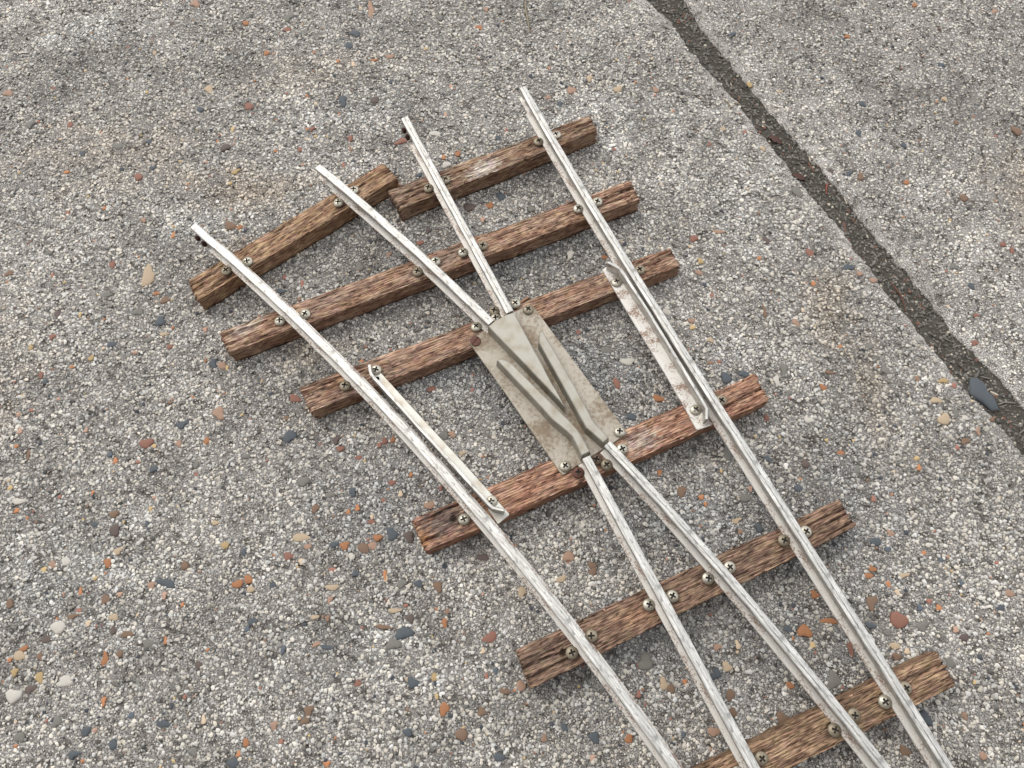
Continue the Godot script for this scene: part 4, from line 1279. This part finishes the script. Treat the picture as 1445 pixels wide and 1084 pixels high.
func guard_rail(points: Array, side: float, parent: Node3D) -> void:   # side +1: the flange lies to the left of the upright, -1: to its right
	var line := PackedVector2Array(points)
	var fine := PackedVector2Array(points)
	var st := begin()
	var rim := PackedVector2Array([Vector2(0.0, 0.7), Vector2(0.0, 5.45), Vector2(-0.12, 5.6), Vector2(-0.95, 5.6), Vector2(-1.05, 5.45), Vector2(-1.05, 0.7)])
	if side > 0.0:
		for k in rim.size():
			rim[k].x = -rim[k].x
		rim.reverse()
	# the line is the outer top edge, next to the running rail
	sweep(st, fine, flipped(rim), SLEEPER_TOP)
	var o := put("guard_rail", finish(st), mat.head, parent)
	var outline := []
	if side > 0.0:
		outline = [line[2] + Vector2(-1.2, -2.0), right_flange_top[0]] + right_flange_left + [line[4] + Vector2(0.15, 0.9), line[4], line[3], line[2]]
	else:
		outline = left_flange_right + [line[3] + Vector2(-0.1, 0.6), line[3], line[2]]
	st = begin()
	slab_shape(st, outline, SLEEPER_TOP + 0.06, SLEEPER_TOP + 0.82, 0.14)
	put("flange", finish(st), mat.foot if side > 0.0 else mat.flange, o)
	if side < 0.0:
		var hole := CylinderMesh.new()  # flat dark disc on the flange; the shade of the hole is painted
		hole.top_radius = 0.00075
		hole.bottom_radius = 0.00075
		hole.height = 0.0005
		hole.radial_segments = 14
		put("empty_screw_hole", hole, plain("painted_hole_shade", Color(0.08, 0.07, 0.06), 1.0), o).position = v3(Vector2(-47.1, -100.6), SLEEPER_TOP + 0.6)


func flipped(shape: PackedVector2Array) -> PackedVector2Array:
	return shape


func screw_mesh(slotted: bool, recess: bool) -> ArrayMesh:   # a pan head, its underside at y = 0, or the driver recess sunk into it
	var pos := PackedVector3Array()
	var idx := PackedInt32Array()
	var uv := PackedVector2Array()
	var sunk := []
	var n := 48
	var radius := 1.95
	var rings := PackedFloat32Array([0.0, 0.12, 0.24, 0.32, 0.40, 0.48, 0.56, 0.64, 0.72, 0.8, 0.88, 0.96, 1.05, 1.25, 1.45, 1.65, 1.8, 1.9, 1.95, 1.93, 1.6])
	for r in rings.size():
		for k in n:
			var a := TAU * k / n
			var x := cos(a) * rings[r]
			var z := sin(a) * rings[r]
			var h := 1.28 - 0.72 * pow(rings[r] / radius, 3.0)
			if slotted:
				h = 0.62 - 0.1 * pow(rings[r] / radius, 4.0)
			if r == rings.size() - 1:
				h = -0.4
			elif r == rings.size() - 2:
				h = 0.05
			elif r == rings.size() - 3:
				h = 0.3
			var in_slot := (absf(x) < 0.27 and absf(z) < 1.0) or (absf(z) < 0.27 and absf(x) < 1.0)
			if slotted:
				in_slot = absf(x) < 0.2 and r < rings.size() - 4
				if in_slot:
					h -= 0.28
			elif in_slot:
				h -= 1.25 - 0.5 * rings[r]
			sunk.append(in_slot)
			pos.append(Vector3(x, h, z) * MM)
			uv.append(Vector2(x, z) * 0.1)
	for r in rings.size() - 1:
		for k in n:
			var a := r * n + k
			var b := r * n + (k + 1) % n
			for t in [[a, b, a + n], [b, b + n, a + n]]:
				if (sunk[t[0]] or sunk[t[1]] or sunk[t[2]]) == recess:
					idx.append_array(t)
	return indexed_mesh(pos, uv, PackedColorArray(), idx)


# ---------------------------------------------------------------- loose bits

func strand(called: String, points: Array, radius: float, h: float, m: Material, arch := 0.6) -> MeshInstance3D:
	var path := smooth_path(points, 0.8)
	var st := begin()
	st.set_smooth_group(0)
	var n := path.size()
	for k in n - 1:
		for j in 6:
			var q := []
			for e in [[k, j], [k, j + 1], [k + 1, j], [k + 1, j + 1]]:
				var a: float = TAU * (e[1] % 6) / 6.0
				var f := float(e[0]) / (n - 1)
				var r := radius * (0.35 + 0.65 * sin(PI * (0.12 + 0.8 * f)))
				q.append(v3(path[e[0]] + side_of(path, e[0]) * (cos(a) * r), h + sin(a) * r + arch * sin(PI * f)))
			tri(st, q[0], q[1], q[2], Vector2.ZERO, Vector2(1, 0), Vector2(0, 1))
			tri(st, q[1], q[3], q[2], Vector2(1, 0), Vector2(1, 1), Vector2(0, 1))
	return put(called, finish(st), m, self)


func leaf(called: String, at: Vector2, long: float, wide: float, turn: float, h: float, m: Material) -> MeshInstance3D:
	var pos := PackedVector3Array()
	var idx := PackedInt32Array()
	var dir := Vector2.from_angle(turn)
	var right := Vector2(-dir.y, dir.x)
	for layer in 2:
		for k in 9:
			var f := k / 8.0
			var half := wide * sin(PI * clampf(f * 0.92 + 0.06, 0, 1)) * (1.0 + 0.25 * sin(f * 17.0))
			for e in [-1.0, 0.0, 1.0]:
				var p: Vector2 = at + dir * ((f - 0.5) * long) + right * (half * e)
				pos.append(v3(p, h + 0.35 * absf(e) + 0.5 * sin(f * 4.0) - layer * 0.12))
	for layer in 2:
		for k in 8:
			for c in 2:
				var a := layer * 27 + k * 3 + c
				if layer == 0:
					idx.append_array([a, a + 1, a + 3, a + 1, a + 4, a + 3])
				else:
					idx.append_array([a, a + 3, a + 1, a + 1, a + 3, a + 4])
	return put(called, indexed_mesh(pos, PackedVector2Array(), PackedColorArray(), idx), m, self)


func build_litter() -> void:
	var bark := plain("dead_twig", Color(0.36, 0.24, 0.18), 0.9)
	var red := plain("red_stalk", Color(0.50, 0.26, 0.19), 0.8)
	var straw := plain("dry_straw", Color(0.50, 0.46, 0.38), 0.9)
	var brown_leaf := plain("rotten_leaf", Color(0.27, 0.17, 0.14), 0.8)
	tag(strand("twig", [Vector2(145.4, -130.5), Vector2(146.2, -127.7), Vector2(147.6, -123.7), Vector2(147.9, -117.7)], 0.32, -0.3, bark, 0.5), "thin brown twig lying in the middle of the joint", "twig")
	tag(strand("leaf_stalk", [Vector2(131.5, -176.4), Vector2(130.3, -174.1), Vector2(130.1, -171.4)], 0.34, -0.4, red, 0.6), "short reddish curved stalk in the joint beside the dark leaf scrap", "stalk")
	tag(strand("straw", [Vector2(18.0, -287.0), Vector2(17.0, -280.2), Vector2(17.6, -272.5), Vector2(17.8, -265.7)], 0.42, 0.6, straw, 0.4), "thin dry grass stem on the concrete at the top edge", "grass stem")
	tag(leaf("leaf_scrap", Vector2(120.6, -180.3), 6.0, 1.3, 0.5, -0.3, brown_leaf), "dark red brown leaf scrap in the joint, the lower of two", "leaf")
	tag(leaf("leaf_scrap", Vector2(114.9, -199.3), 6.5, 1.5, 0.65, -0.4, brown_leaf), "dark red brown leaf scrap in the joint, the upper of two", "leaf")
	var flat_stone := put("slate_stone", stone_meshes[2], stone_mats["slate"], self)
	flat_stone.transform = Transform3D(Basis(Vector3.UP, 0.3) * Basis.from_scale(Vector3(3.6, 1.2, 5.6) * MM), v3(Vector2(166.4, -83.6), -0.6))
	tag(flat_stone, "large flat blue grey stone lodged in the joint near the right edge", "stone")
	for row in [[Vector2(100.8, -219.5), 1.6, 0.3], [Vector2(97.3, -221.8), 2.2, 1.0]]:
		var bit := strand("straw", [row[0], row[0] + Vector2.from_angle(row[2]) * row[1] * 1.2, row[0] + Vector2.from_angle(row[2] + 0.2) * row[1] * 2.4], 0.3, -0.2, straw, 0.3)
		tag(bit, "short pale straw scrap in the joint's upper part, " + ("further from" if row[1] > 2.0 else "nearer to") + " the leaf scraps", "grass stem")


func build_sky_blocker() -> void:   # unseen box added to keep sky light off the sleepers' near sides
	var sky_blocker := MeshInstance3D.new()
	sky_blocker.name = "added_sky_blocker"
	var box := BoxMesh.new()
	box.size = Vector3(6.0, 2.6, 0.2)
	sky_blocker.mesh = box
	sky_blocker.material_override = plain("blocker_brown", Color(0.42, 0.38, 0.35), 0.95)
	add_child(sky_blocker)
	sky_blocker.position = Vector3(0.2, 1.3, 1.15)
	tag(sky_blocker, "plain brown added wall behind the viewer, outside the picture", "sky_blocker")
